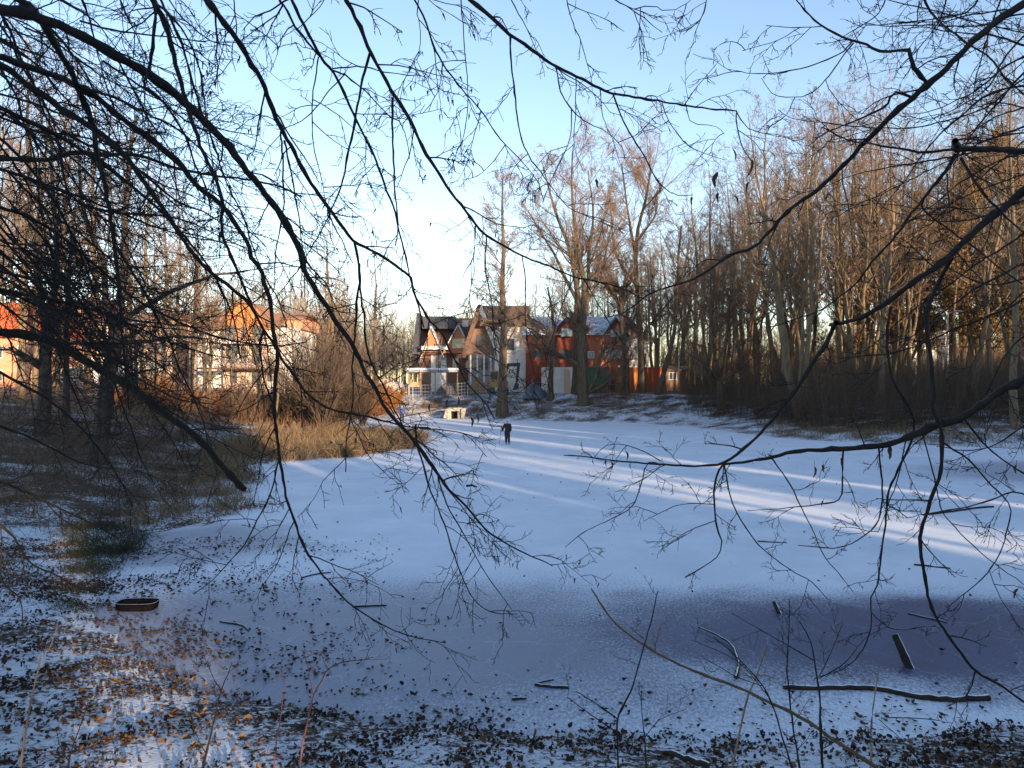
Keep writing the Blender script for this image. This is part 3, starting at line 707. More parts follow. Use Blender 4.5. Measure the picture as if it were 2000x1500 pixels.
# ------------------------------------------------------------------ background trees
def crown_of(rng, P, R, cfg):
    """limbs and twigs on the given stems; returns (limb batches, twig batches)"""
    limbs, twigs = [], []
    k1, k2, k3, k4 = cfg['k']
    A, RA = grow(rng, P, R, k1, cfg.get('t0', .3), .99, (cfg.get('ang', 48), 10), cfg.get('lf', .32), 7, cfg.get('up', .9), .13, cfg.get('rf', .42), .3, fall=cfg.get('fall', .6))
    limbs.append((A, RA, 5))
    B, RB = grow(rng, A, RA, k2, .15, 1, (42, 12), .5, 6, cfg.get('up2', .5), .16, .5, .35, fall=.5)
    limbs.append((B, RB, 4))
    C, RC = grow(rng, B, RB, k3, .12, 1, (42, 14), .55, 4, .35, .18, .55, .45, maxr=.02, minr=cfg.get('tw', .0105) * 1.2, fall=.4)
    twigs.append((C, RC, 3))
    if k4:
        E, RE = grow(rng, C, RC, k4, .15, 1, (40, 14), .6, 3, .2, .18, .7, .6, maxr=.012, minr=cfg.get('tw', .0105), fall=.3)
        twigs.append((E, RE, 3))
        if cfg.get('k5'):
            G, RG = grow(rng, E, RE, cfg['k5'], .2, 1, (38, 14), .7, 3, .2, .18, .8, .6, maxr=.01, minr=cfg.get('tw', .0105) * .85, fall=.3)
            twigs.append((G, RG, 3))
    return limbs, twigs
def blades(pos, dirv, L, W, rng, curl=0.3, seg=2):
    """narrow leaf blades bending over: quads"""
    n = len(pos)
    side = unit(np.cross(dirv, rng.normal(size=(n, 3)))) * W[:, None] / 2
    pts = [pos]; D = dirv.copy()
    for k in range(seg):
        pts.append(pts[-1] + D * (L / seg)[:, None]); D = unit(D + np.array([0, 0, -curl]) + rng.normal(size=D.shape) * .12)
    V = []
    for k, p in enumerate(pts):
        w = side * (1 - .72 * k / seg); V += [p - w, p + w]
    V = np.stack(V, 1); m = V.shape[1]
    b = np.arange(n)[:, None] * m
    F = np.concatenate([b + np.array([2*k, 2*k+1, 2*k+3, 2*k+2]) for k in range(seg)])
    return V.reshape(-1, 3), F
def tree_meshes(seed, H, cfg, lean=.02, stems=1, r=.26, twig=M_TWIG, bark=M_BARK, leaves=0):
    rng = np.random.default_rng(seed)
    Ps, Rs = [], []
    for s in range(stems):
        n = 14
        z = np.linspace(0, 1, n)
        wob = np.cumsum(rng.normal(size=(n, 2)) * H * .0055, 0)
        a = rng.uniform(0, 6.28); sp = (0 if stems == 1 else H * .15 * (0.5 + .5 * rng.random()))
        off = np.outer(z ** .75, [math.cos(a) * sp, math.sin(a) * sp]) + np.outer(z, rng.normal(size=2) * lean * H)
        hh = H * (1 if s == 0 else rng.uniform(.78, .98))
        Ps.append(np.stack([wob[:, 0] - wob[0, 0] + off[:, 0], wob[:, 1] - wob[0, 1] + off[:, 1], z * hh - .25 * (z == 0)], 1))
        rr = r * (1 if s == 0 else .75)
        Rs.append(rr * (1 - z) ** .8 * .96 + rr * .035 + rr * .45 * np.exp(-z * 28))
    P, R = np.array(Ps), np.array(Rs)
    limbs, twigs = crown_of(rng, P, R, cfg)
    w = Wood().add(P, R, 9)
    for b in limbs[:1]: w.add(*b)
    t = Wood()
    for b in limbs[1:] + twigs: t.add(*b)
    tm = w.mesh('trunk', bark); cm = t.mesh('crown', twig)
    lm = None
    if leaves:
        src = twigs[-1][0]; ii = rng.integers(0, len(src), leaves)
        p = src[ii, rng.integers(0, src.shape[1], leaves)] + rng.normal(size=(leaves, 3)) * .12
        V, F = blades(p, unit(rng.normal(size=(leaves, 3)) + [0, 0, -.4]), rng.uniform(.10, .2, leaves), rng.uniform(.07, .13, leaves), rng, .4, 1)
        lm = mesh_np('foliage', V, [F], False, [M_OAKLEAF])
    return tm, cm, lm
FOREST = dict(k=(24, 6, 5, 2), t0=.3, ang=46, lf=.3, up=1.0, fall=.6, tw=.0095)
FULL = dict(k=(22, 7, 6, 3), t0=.26, ang=48, lf=.36, up=.9, fall=.6)
VARS = {
    'slim': [tree_meshes(s, 25, FOREST, r=.24, twig=(M_TWIG_PINK if s % 2 else M_TWIG)) for s in (1, 2, 3, 4)],
    'full': [tree_meshes(s, 22, FULL, r=.3, twig=M_TWIG_PINK) for s in (11, 12, 13)],
    'multi': [tree_meshes(s, 20, dict(k=(16, 6, 5, 2), t0=.3, ang=40, lf=.3, up=1.1), stems=4, r=.2) for s in (21, 22)],
    'leafy': [tree_meshes(s, 17, dict(k=(30, 8, 6, 3), t0=.2, ang=60, lf=.32, up=.5), r=.24, leaves=15000) for s in (31, 32)],
    'pole': [tree_meshes(s, 23, dict(k=(16, 5, 5, 2), t0=.4, ang=46, lf=.24, up=.8), r=.15, lean=.03) for s in (41, 42)],
}
def tree(kind, x, y, scale, label, group=None, rng=RNG, var=None, name='bare_tree', zs=1.0, cat='tree'):
    vs = VARS[kind]; tm, cm, lm = vs[int(rng.integers(len(vs))) if var is None else var]
    b = empty(name, (x, y, h1(x, y) - .05)); b.rotation_euler = (rng.normal() * .03, rng.normal() * .03, rng.uniform(0, 6.28)); b.scale = (scale, scale, scale * zs)
    tag(b, label, cat, group)
    link('trunk', tm, b); link('crown', cm, b)
    if lm: link('foliage', lm, b)
    return b
placed = []
def spot(px, d, r):
    x = X(px, d)
    for a, b in placed:
        if (a - x) ** 2 + (b - d) ** 2 < r * r: return None
    if float(pond_dist(np.array([x]), np.array([d]))[0]) < 1.5: return None
    placed.append((x, d)); return x
# wood on the right bank
for i in range(400):
    px = RNG.uniform(1330, 2330); d = RNG.uniform(58, 128)
    if len([1 for p in placed]) >= 84: break
    if px < 1480 and d < 78: continue
    x = spot(px, d, 2.6)
    if x is None: continue
    top = np.interp(px, [1330, 1400, 1480, 1560, 1700, 1800, 1950, 2100], [360, 330, 270, 190, 150, 190, 150, 120]) + RNG.uniform(0, 170)
    Ht = (Z(top, d) - h1(x, d))
    kind = RNG.choice(['slim', 'slim', 'full', 'pole', 'multi'])
    base = dict(slim=25, full=22, multi=20, pole=23)[kind]
    Ht = min(Ht, 33)
    back = d > 92
    tree(kind, x, d, max(.5, Ht / base) if back else max(.55, Ht / base), 'tall bare tree deep in the wood behind the long board fence' if back else 'tall bare tree standing in the front of the wood above the thicket',
         'trees deep in the right wood' if back else 'trees along the front of the right wood')
for px, d, H in ((1885, 74, 23), (1920, 84, 24), (1712, 80, 19), (1760, 86, 20), (2030, 72, 22), (1985, 70, 15), (1660, 88, 15), (1800, 92, 17), (1590, 90, 11), (1940, 90, 19), (2080, 75, 18)):
    tree('leafy', X(px, d), d, H / 17, 'golden tree still holding withered leaves inside the right wood', 'trees with withered leaves in the right wood', name='leafy_tree')
# left wood
n0 = len(placed)
for i in range(300):
    px = RNG.uniform(-420, 400); d = RNG.uniform(58, 128)
    if len(placed) - n0 >= 40: break
    if 70 < d < 100 and 90 < px < 400 and RNG.random() < .75: continue
    x = spot(px, d, 4.0)
    if x is None: continue
    top = np.interp(px, [-200, 0, 150, 300, 400], [40, 90, 160, 260, 380]) + RNG.uniform(0, 200)
    kind = RNG.choice(['slim', 'full', 'slim', 'pole']); base = dict(slim=25, full=22, pole=23)[kind]
    front = d < 80
    tree(kind, x, d, max(.5, min(34, Z(top, d) - h1(x, d)) / base), 'bare tree with golden trunk among the left houses' if front else 'bare tree rising behind the houses on the left',
         'trees among the left houses' if front else 'trees behind the left houses')
# belt behind the houses in the middle
n0 = len(placed)
for i in range(400):
    px = RNG.uniform(400, 1420); d = RNG.uniform(122, 185)
    if len(placed) - n0 >= 62: break
    x = spot(px, d, 3.6)
    if x is None: continue
    top = np.interp(px, [400, 520, 640, 730, 800, 880, 950, 1050, 1200, 1330, 1420], [520, 500, 510, 590, 600, 605, 560, 520, 480, 420, 380]) + RNG.uniform(0, 60)
    kind = RNG.choice(['full', 'full', 'slim', 'multi']); base = dict(slim=25, full=22, multi=20)[kind]
    tree(kind, x, d, max(.35, (Z(top, d) - h1(x, d)) / base), 'distant bare tree in the tan belt behind the left gap between the houses' if px < 900 else 'distant bare tree behind the red house and its neighbours',
         'trees in the tan belt' if px < 900 else 'trees behind the red house')
# single trees that stand out
for px, d, top, kind, label in (
        (655, 100, 440, 'full', 'tall round-crowned bare tree right of the white villa'),
        (735, 112, 470, 'full', 'broad pale bare tree above the rust-brown hedge'),
        (605, 96, 560, 'slim', 'slender bare tree at the right corner of the white villa'),
        (1385, 84, 330, 'multi', 'many-stemmed bare tree at the left end of the wood'),
        (1430, 82, 380, 'slim', 'straight bare tree right of the many-stemmed one'),
        (1345, 92, 420, 'slim', 'thin bare tree behind the slim pale pole'),
        (1465, 90, 300, 'full', 'wide-crowned bare tree between wood and leaning trunk'),
        (1545, 66, 200, 'slim', 'tall dark bare tree leading the edge of the thicket'),
        (1640, 68, 170, 'slim', 'tall straight bare tree left of the golden foliage'),
        (1720, 66, 150, 'slim', 'tallest grey trunk in the middle of the right wood'),
        (1778, 70, 190, 'pole', 'pale slender trunk just left of the street lamp'),
        (1905, 58, 240, 'slim', 'bowed bare tree right of the street lamp'),
        (1985, 48, 60, 'slim', 'thick bluish trunk at the right edge of the photo')):
    x = X(px, d); base = dict(slim=25, full=22, multi=20, pole=23)[kind]
    tree(kind, x, d, (Z(top, d) - h1(x, d)) / base, label)

M_BARK_SHADED = noisy('bark_shade_toned', (0.045, 0.036, 0.028), (0.15, 0.115, 0.075), 2.0, 0.9, 0.6, (3, 3, 0.5))  # darker bark copy, the shading of the trunks put into its colour
def traced_tree(name, label, d, limbs, cfg, seed, twig=M_TWIG, bark=M_BARK_SHADED, spread=.5, foot=None):
    """a tree whose trunk and limbs follow the photograph, at its own distance, with depth of its own"""
    rng = np.random.default_rng(seed)
    px0, py0 = limbs[0][0][0]
    x0 = X(px0, d); loc = np.array([x0, d, h1(x0, d) - .1])
    b = tag(empty(name, tuple(loc)), label, 'tree')
    w, tw = Wood(), Wood()
    for li, (pts, w0, w1) in enumerate(limbs):
        n = 16
        dd = d + np.linspace(0, 1, len(pts)) ** 1.2 * (0 if li == 0 else rng.normal() * spread * 5)
        P = np.array([at(p[0], p[1], q) for p, q in zip(pts, dd)])
        if li == 0: P[0, 2] = loc[2] - .1
        P = resample(P, n)
        P[1:] += np.cumsum(rng.normal(size=(n - 1, 3)) * .02, 0)
        R = np.linspace(w0, w1, n) / 2 / FPX * d
        if li == 0: R = R * (1 + .5 * np.exp(-np.linspace(0, 1, n) * 14))
        P, R = P[None], R[None]
        w.add(P, R, 9)
        c = dict(cfg)
        if li == 0: c['t0'] = cfg.get('trunk_t0', .5)
        limbs2, twigs = crown_of(rng, P, R, c)
        w.add(*limbs2[0])
        for q in limbs2[1:] + twigs: tw.add(*q)
    link('trunk', w.mesh('trunk', bark, loc), b); link('crown', tw.mesh('crown', twig, loc), b)
    return b
C1 = dict(k=(17, 9, 8, 4), t0=.2, ang=50, lf=.44, up=.55, fall=.45, trunk_t0=.8, rf=.36, tw=.0095)
traced_tree('lime_tree', 'massive many-limbed bare tree with low arms in front of the red house', 80, [
    ([(1140, 798), (1138, 740), (1138, 690), (1137, 630)], 22, 19),
    ([(1137, 640), (1130, 590), (1122, 540), (1110, 480), (1090, 430), (1074, 380), (1060, 325)], 13, 2),
    ([(1137, 640), (1140, 560), (1130, 500), (1119, 420), (1117, 340), (1120, 285)], 13, 2),
    ([(1139, 640), (1150, 560), (1151, 500), (1160, 420), (1150, 330)], 10, 2),
    ([(1134, 600), (1108, 550), (1085, 500), (1055, 450), (1032, 410)], 8, 2),
    ([(1143, 600), (1172, 545), (1188, 480), (1200, 430)], 7, 2),
    ([(1134, 715), (1105, 698), (1080, 688), (1055, 682), (1045, 672), (1022, 668)], 9, 3),
    ([(1082, 689), (1066, 640), (1046, 625), (1025, 618), (1008, 606)], 5, 1.5),
    ([(1146, 768), (1165, 735), (1172, 700), (1182, 680), (1205, 665), (1226, 640), (1246, 600)], 9, 3),
    ([(1148, 768), (1185, 745), (1210, 720), (1226, 705)], 8, 3)], C1, 5, M_TWIG_PINK, spread=.35)
traced_tree('lime_tree', 'bare tree whose pale upper trunk leans right, behind the orange container', 88, [
    ([(1253, 765), (1252, 690), (1246, 600), (1242, 520), (1246, 450), (1262, 390), (1272, 330)], 14, 4),
    ([(1243, 520), (1232, 440), (1222, 380), (1216, 320)], 6, 2), ([(1246, 470), (1280, 420), (1285, 370)], 5, 2),
    ([(1244, 560), (1205, 500), (1195, 430), (1190, 370)], 6, 2), ([(1249, 660), (1290, 610), (1315, 580), (1328, 560)], 5, 2)], C1, 6, M_TWIG_PINK)
traced_tree('bare_tree', 'narrow bare tree with straight trunk before the white weatherboards', 79, [
    ([(981, 778), (983, 700), (985, 640), (982, 560), (985, 480), (983, 400), (985, 335)], 19, 2)], dict(k=(54, 8, 8, 4), t0=.22, trunk_t0=.22, ang=58, lf=.2, up=.5, fall=.5, rf=.22), 7, M_TWIG_PINK)
traced_tree('bare_tree', 'dark bare tree with a fork beside the red house gable', 84, [
    ([(1221, 770), (1223, 700), (1215, 630), (1212, 560)], 15, 8), ([(1213, 600), (1180, 550), (1165, 500)], 6, 2), ([(1214, 580), (1240, 530), (1238, 480)], 6, 2)], C1, 8)
traced_tree('bare_tree', 'second dark trunk close behind the massive tree', 86, [
    ([(1124, 765), (1125, 690), (1126, 620), (1128, 560), (1140, 480)], 14, 5)], C1, 9)
traced_tree('bare_tree', 'short dark trunk in front of the white site cabin', 84, [
    ([(1075, 768), (1077, 710), (1082, 650), (1078, 600), (1070, 560)], 12, 3), ([(1079, 680), (1050, 650), (1032, 640)], 5, 2)], dict(k=(9, 6, 6, 3), t0=.3, ang=46, lf=.4, up=.6, trunk_t0=.4), 10)
traced_tree('bare_tree', 'pale trunk leaning right at the end of the container row', 82, [
    ([(1284, 755), (1300, 715), (1315, 660), (1321, 600), (1325, 520), (1330, 440)], 10, 3)], dict(C1, trunk_t0=.4, k=(22, 7, 7, 4)), 12)
traced_tree('bare_tree', 'low dark tree with splayed arms at the edge of the thicket', 70, [
    ([(1408, 790), (1409, 760), (1405, 735)], 15, 11), ([(1406, 745), (1380, 715), (1352, 690)], 6, 2), ([(1407, 740), (1395, 680), (1392, 600), (1396, 520)], 6, 2),
    ([(1409, 745), (1440, 725), (1472, 700), (1490, 690)], 6, 2), ([(1408, 740), (1420, 660), (1424, 580)], 5, 2)], C1, 14)
traced_tree('forked_tree', 'dark forked tree leaning right on the left bank', 30, [
    ([(192, 858), (203, 800), (210, 740), (218, 690), (224, 645)], 34, 25), ([(224, 650), (232, 590), (238, 500), (242, 420), (246, 330), (262, 230)], 19, 5),
    ([(222, 650), (211, 590), (201, 500), (184, 470), (165, 400), (158, 300)], 14, 4), ([(226, 640), (268, 605), (320, 578), (375, 552), (420, 538), (480, 530)], 12, 4),
    ([(214, 685), (165, 672), (120, 668), (70, 650)], 11, 4), ([(216, 668), (290, 672), (350, 660), (410, 668)], 9, 3), ([(208, 760), (150, 740), (100, 742)], 8, 3)],
    dict(k=(9, 6, 6, 2), t0=.15, ang=50, lf=.42, up=.1, fall=.4, trunk_t0=.55, tw=.004), 15, M_FG, M_BARK_OAK, .35)
traced_tree('bare_tree', 'dark upright trunk left of the forked tree', 36, [
    ([(80, 852), (86, 760), (88, 680), (92, 620)], 26, 20), ([(92, 625), (108, 560), (112, 470), (104, 380), (100, 260)], 14, 4), ([(90, 640), (80, 560), (70, 470), (60, 360), (52, 230)], 12, 4),
    ([(90, 660), (140, 600), (190, 590)], 8, 3), ([(86, 720), (30, 690), (-20, 690)], 8, 3)], dict(k=(8, 6, 6, 2), t0=.15, ang=50, lf=.42, up=.2, fall=.4, trunk_t0=.55, tw=.005), 16, M_TWIG, M_BARK_OAK, .35)
traced_tree('bare_tree', 'slim dark trunk between the upright trunk and the forked tree', 40, [
    ([(128, 840), (131, 760), (133, 680), (133, 600), (140, 500), (150, 400)], 13, 4)], dict(k=(22, 7, 7, 3), t0=.3, ang=50, lf=.3, up=.3, trunk_t0=.3), 17, M_TWIG, M_BARK_OAK)
traced_tree('bare_tree', 'russet trunk in front of the white villa\'s left wall', 62, [
    ([(372, 790), (374, 720), (377, 650), (380, 590), (384, 500)], 11, 4), ([(378, 650), (400, 625), (425, 610)], 5, 2)], dict(k=(22, 7, 7, 4), t0=.3, ang=50, lf=.36, up=.5, trunk_t0=.35), 18, M_TWIG_PINK)
# trees whose golden trunks show through the left branches
for px, d, top, lab in ((40, 66, 60, 'golden-lit bare tree above the vermilion roof'), (108, 64, 130, 'golden-lit bare tree right of the vermilion roof'), (172, 70, 120, 'pale bare trunk over the terraced house'), (250, 72, 230, 'golden bare tree left of the peach flats'), (345, 74, 330, 'small golden bare tree before the brown stair tower')):
    x = X(px, d); tree('slim', x, d, (Z(top, d) - h1(x, d)) / 25, lab)

for px, d, hh, lab in ((300, 50, 9, 'thin young bare tree in front of the brown stair tower'), (345, 46, 8, 'thin young bare tree leaning over the russet shrubs'), (410, 52, 10, 'young bare tree before the left wall of the white villa'), (452, 50, 8, 'young bare tree before the villa balconies'),
                     (505, 54, 10, 'slight young bare tree before the arched orange bay'), (540, 48, 8, 'young bare tree before the right wall of the white villa'), (575, 60, 11, 'taller young bare tree at the villa corner'), (265, 56, 11, 'young bare tree beside the bright green fence'), (690, 72, 11, 'young bare tree rising out of the rust-brown clump'), (625, 66, 12, 'young pale bare tree behind the grey tangle')):
    tree('full' if hh > 9 else 'slim', X(px, d), d, hh / (22 if hh > 9 else 25), lab)

# ------------------------------------------------------------------ the wood behind the camera that throws the shade
def spruce_mesh(seed, H=20.0, R0=3.0, low=.04):
    rng = np.random.default_rng(seed); P, D, L = [], [], []
    z = H * low
    while z < H * .985:
        f = 1 - z / H; n = int(10 + 26 * f); rad = R0 * f ** .85
        for k in range(n):
            a = rng.uniform(0, 6.28); P.append((0, 0, z + rng.uniform(-.2, .2))); D.append((math.cos(a), math.sin(a), -.12 + .2 * rng.random())); L.append(rad * rng.uniform(.75, 1.15))
        z += .33
    P, D, L = np.array(P), unit(np.array(D)), np.array(L)
    V1, F1 = blades(P, D, L, np.full(len(P), .62), rng, .12, 3)
    V2, F2 = blades(P + D * (L * .3)[:, None], unit(D + rng.normal(size=D.shape) * .35), L * .7, np.full(len(P), .55), rng, .15, 3)
    cm = mesh_np('crown', np.vstack([V1, V2]), [F1, F2 + len(V1)], False, [M_NEEDLE])
    n = 8; zz = np.linspace(-.2, H, n)
    tm = Wood().add(np.stack([np.zeros(n), np.zeros(n), zz], 1)[None], (np.linspace(.26, .03, n))[None], 10).mesh('trunk', M_BARK)
    return tm, cm, None
VARS['spruce'] = [spruce_mesh(51), spruce_mesh(52)]
def by_light(u, s): p = UDIR * u + LDIR * s; return float(p[0]), float(p[1])
RSH = np.random.default_rng(5)
def shade_row(us, s, H, kind='spruce', jit=.5):
    for u in us:
        x, y = by_light(u + RSH.normal() * jit, s + RSH.normal() * (2 if jit else 0))
        base = dict(spruce=20, pine=20, slim=25, full=22, pole=23)[kind]
        tree(kind, x, y, H * RSH.uniform(.95, 1.05) / base, 'dark spruce of the wood behind the viewer' if kind == 'spruce' else 'tall pine of the wood behind the viewer' if kind == 'pine' else 'bare tree of the wood behind the viewer',
             'spruces behind the viewer' if kind == 'spruce' else 'pines behind the viewer' if kind == 'pine' else 'bare trees behind the viewer', rng=RSH, name='spruce_tree' if kind == 'spruce' else 'pine_tree' if kind == 'pine' else 'bare_tree')
VARS['pine'] = [spruce_mesh(53, 20, 3.6, .375)]
shade_row(np.arange(-34, -3.0, 2.5), -38, 22, jit=.2); shade_row(np.arange(-36, -3.5, 2.6), -44, 22, jit=.2)
shade_row([-1.95, 3.85], -38, 22, jit=0); shade_row([5.8, 6.9, 8.0], -41, 13.5, jit=0); shade_row([1.75], -38, 22, 'pine', 0); shade_row([-1.0, 2.6], -43, 27, 'pine', 0)
shade_row(np.arange(5.2, 6.5, 2.4), -38, 20); shade_row(np.arange(4.2, 7, 2.4), -43, 20)
shade_row(np.arange(7.5, 15.5, 1.9), -34, 11.5); shade_row(np.arange(8, 14.6, 1.6), -39, 12.5, jit=.3); shade_row(np.arange(7.6, 14.4, 1.6), -45, 13.5, jit=.3)
shade_row([21.8], -33, 18.5, jit=0); shade_row(np.arange(25.4, 35, 3.0), -33, 18, 'spruce', .5); shade_row(np.arange(27, 35, 3.0), -38, 18, 'spruce', .6); shade_row(np.arange(22, 29, 1.5), -44, 22, 'pole', .4); shade_row(np.arange(30, 35, 2.8), -28, 10, 'spruce', .5)
shade_row(np.arange(14.6, 21, 1.0), -46, 22, 'pole', .35); shade_row(np.arange(15.2, 21, 1.7), -54, 22, 'pole', .5)
shade_row(np.arange(36, 53, 2.7), -24, 28); shade_row(np.arange(36.5, 53, 3.0), -30, 29); shade_row(np.arange(53, 80, 2.9), -24, 22); shade_row(np.arange(54, 80, 3.3), -30, 22)

# ------------------------------------------------------------------ shrubs, thicket, reeds, leaves
def shrub_mesh(seed, H, n, spread, leaf=0, mleaf=None, mstem=M_TWIG, cfg=(6, 4), r=.02):
    rng = np.random.default_rng(seed)
    a = rng.uniform(0, 6.28, n); e = rng.uniform(.15, 1, n) * spread
    D = unit(np.stack([np.cos(a) * e, np.sin(a) * e, np.ones(n)], 1)); L = H * rng.uniform(.6, 1.05, n)
    P = [np.stack([np.cos(a), np.sin(a), np.zeros(n)], 1) * (rng.uniform(0, .35, n) * spread)[:, None] - [0, 0, .1]]
    for k in range(7): P.append(P[-1] + D * (L / 7)[:, None]); D = unit(D + rng.normal(size=D.shape) * .1 + [0, 0, -.01 * k * spread])
    P = np.stack(P, 1); R = (rng.uniform(.6, 1.2, n) * r)[:, None] * np.linspace(1, .25, 8)[None]
    w = Wood().add(P, R, 4)
    A, RA = grow(rng, P, R, cfg[0], .15, 1, (35, 12), .42, 5, .3, .15, .6, .4, minr=.005); w.add(A, RA, 3)
    B, RB = grow(rng, A, RA, cfg[1], .1, 1, (38, 14), .5, 3, .2, .2, .7, .5, minr=.004); w.add(B, RB, 3)
    sm = w.mesh('stems', mstem); lm = None
    if leaf:
        ii = rng.integers(0, len(B), leaf); p = B[ii, rng.integers(0, 3, leaf)] + rng.normal(size=(leaf, 3)) * .05
        V, F = blades(p, unit(rng.normal(size=(leaf, 3)) + [0, 0, -.4]), rng.uniform(.07, .13, leaf), rng.uniform(.05, .08, leaf), rng, .4, 1)
        lm = mesh_np('foliage', V, [F], False, [mleaf])
    return sm, lm
SH = {'rust': [shrub_mesh(s, 2.6, 40, .7, 9000, M_RUST, M_REDBRUSH) for s in (61, 62)],
      'russet': [shrub_mesh(s, 2.4, 60, .8, 2500, M_RUST, M_REDBRUSH) for s in (63, 64)],
      'grey': [shrub_mesh(s, 6.0, 46, .5, 0, None, M_BRUSH, (9, 5), .035) for s in (65, 66)]}
def shrub(kind, px, d, s, label, group=None, zs=1.0):
    sm, lm = SH[kind][int(RNG.integers(2))]; x = X(px, d)
    b = tag(empty('shrub', (x, d, max(0, h1(x, d)) - .03), RNG.uniform(0, 6.28)), label, 'shrub', group); b.scale = (s, s, s * zs)
    link('stems', sm, b)
    if lm: link('foliage', lm, b)
for px, d in ((668, 76), (690, 78), (712, 80), (732, 82), (750, 83.5), (768, 86), (705, 84), (740, 87), (655, 82), (722, 86)):
    shrub('rust', px, d, RNG.uniform(.95, 1.2), 'rust-brown beech shrub of the sunlit clump behind the far person', 'rust-brown beech shrubs')
for px, d in ((560, 62), (430, 66), (465, 68), (500, 64), (530, 66), (395, 64), (350, 60), (300, 66), (595, 66), (250, 58), (320, 54), (480, 58), (620, 68), (415, 56)):
    shrub('russet', px, d, RNG.uniform(.8, 1.15), 'low russet shrub in the thicket below the white villa', 'russet shrubs below the white villa')
for px, d, s, lab in ((632, 47, 1.2, 'tall grey-green shrub with many stems at the root of the reed spit'), (668, 54, 1.2, 'tall straggly shrub left of the rust-brown clump'),
                      (590, 50, 1.0, "straggly grey shrub below the white villa's right corner"), (548, 56, .85, 'straggly shrub in front of the villa balcony'),
                      (708, 66, 1.0, 'thin grey shrub before the rust-brown clump'), (612, 58, 1.3, 'tallest tangle of grey stems right of the white villa'),
                      (650, 62, 1.3, 'tall loose tangle of grey stems behind the reed spit'), (500, 52, .6, "low grey tangle before the villa's ground floor"), (450, 48, .55, 'low grey tangle left of the villa balcony')):
    shrub('grey', px, d, s, lab)

def stems_field(name, label, pts, H, mat_, rng, cfg=(4, 2), r=.012, lean=.25):
    n = len(pts); z = height(pts[:, 0], pts[:, 1])
    D = unit(np.stack([rng.normal(size=n) * lean, rng.normal(size=n) * lean, np.ones(n)], 1)); L = H * rng.uniform(.45, 1.1, n)
    P = [np.stack([pts[:, 0], pts[:, 1], z - .05], 1)]
    for k in range(4): P.append(P[-1] + D * (L / 4)[:, None]); D = unit(D + rng.normal(size=D.shape) * .1)
    P = np.stack(P, 1); R = (rng.uniform(.5, 1.3, n) * r)[:, None] * np.linspace(1, .3, 5)[None]
    w = Wood().add(P, R, 3)
    if cfg[0]:
        A, RA = grow(rng, P, R, cfg[0], .2, 1, (38, 14), .4, 4, .3, .16, .65, .45, minr=r * .35); w.add(A, RA, 3)
        if cfg[1]:
            B, RB = grow(rng, A, RA, cfg[1], .1, 1, (38, 14), .5, 3, .2, .2, .8, .6, minr=r * .3); w.add(B, RB, 3)
    return tag(link(name, w.mesh(name, mat_)), label, name.replace('_', ' '), kind='stuff')
def scatter(rng, n, pxr, dr, dist=None, accept=None):
    out = np.zeros((0, 2))
    while len(out) < n:
        d = np.sqrt(rng.uniform(dr[0] ** 2, dr[1] ** 2, n * 2)); px = rng.uniform(*pxr, n * 2); x = (px - 1000) / FPX * d
        k = np.ones(len(x), bool)
        if dist is not None: q = pond_dist(x, d); k &= (q > dist[0]) & (q < dist[1])
        if accept is not None: k &= accept(x, d)
        if not k.any(): continue
        out = np.vstack([out, np.stack([x, d], 1)[k]])
    return out[:n]
r = np.random.default_rng(3)
stems_field('undergrowth', 'dense dark thicket of thin stems along the right bank', scatter(r, 8500, (1340, 2250), (50, 84), (3.0, 60)), 4.2, M_BRUSH, r, (5, 3), .014)
stems_field('undergrowth', 'brown tangle of stems in front of the left houses', scatter(r, 2400, (-250, 640), (34, 74), (3, 90)), 1.7, M_REDBRUSH, r, (5, 2), .009)
stems_field('undergrowth', 'dark brambles on the shaded left bank', scatter(r, 3000, (-250, 440), (17, 40), (1.0, 30)), 1.2, M_BRUSH, r, (5, 3), .006, .5)
stems_field('undergrowth', 'thin russet stems under the trees of the far bank', scatter(r, 1500, (1150, 1420), (78, 92), (3, 90)), 1.5, M_REDBRUSH, r, (4, 2), .01)

stems_field('far_wood', 'far-off bare wood closing the horizon', scatter(r, 1500, (-500, 2500), (190, 300)), 15.0, noisy('far_twigs', (.13, .09, .07), (.22, .155, .115), .3), r, (9, 6), .06, .1)
stems_field('far_wood', 'brown depth of the right wood behind its trunks', scatter(r, 2300, (1290, 2450), (122, 185)), 13.0, noisy('wood_depth_twigs', (.19, .125, .075), (.34, .22, .13), .3), r, (8, 6), .055, .1)
stems_field('far_wood', 'dense tan wood seen in the gap between villa and slate-roofed house', scatter(r, 900, (540, 950), (125, 185)), 16.0, noisy('tan_twigs', (.2, .13, .09), (.32, .22, .15), .3), r, (9, 7), .04, .08)
def grass_tufts(name, label, cen, per, L, W, mat_, rng, spread=.28, lean=.7, curl=.35, cat='reeds', seg=3):
    n = len(cen) * per
    c = np.repeat(cen, per, 0) + rng.normal(size=(n, 2)) * spread
    z = np.maximum(height(c[:, 0], c[:, 1]), 0)
    k = np.repeat(rng.uniform(.6, 1.2, len(cen)), per)
    D = unit(np.stack([rng.normal(size=n) * lean, rng.normal(size=n) * lean, np.ones(n)], 1))
    V, F = blades(np.stack([c[:, 0], c[:, 1], z - .02], 1), D, L * k * rng.uniform(.5, 1.15, n), W * rng.uniform(.7, 1.3, n), rng, curl, seg)
    return tag(link(name, mesh_np(name, V, [F], False, [mat_])), label, cat, kind='stuff')
spit = lambda x, y: (pond_dist(x, y) < 5)
grass_tufts('reeds', 'drooping tan sedge tufts on the sunlit spit', scatter(r, 74, (640, 826), (38, 52), (-.25, 4.0)), 120, 1.3, .045, M_REED, r, .16, .6, .8)
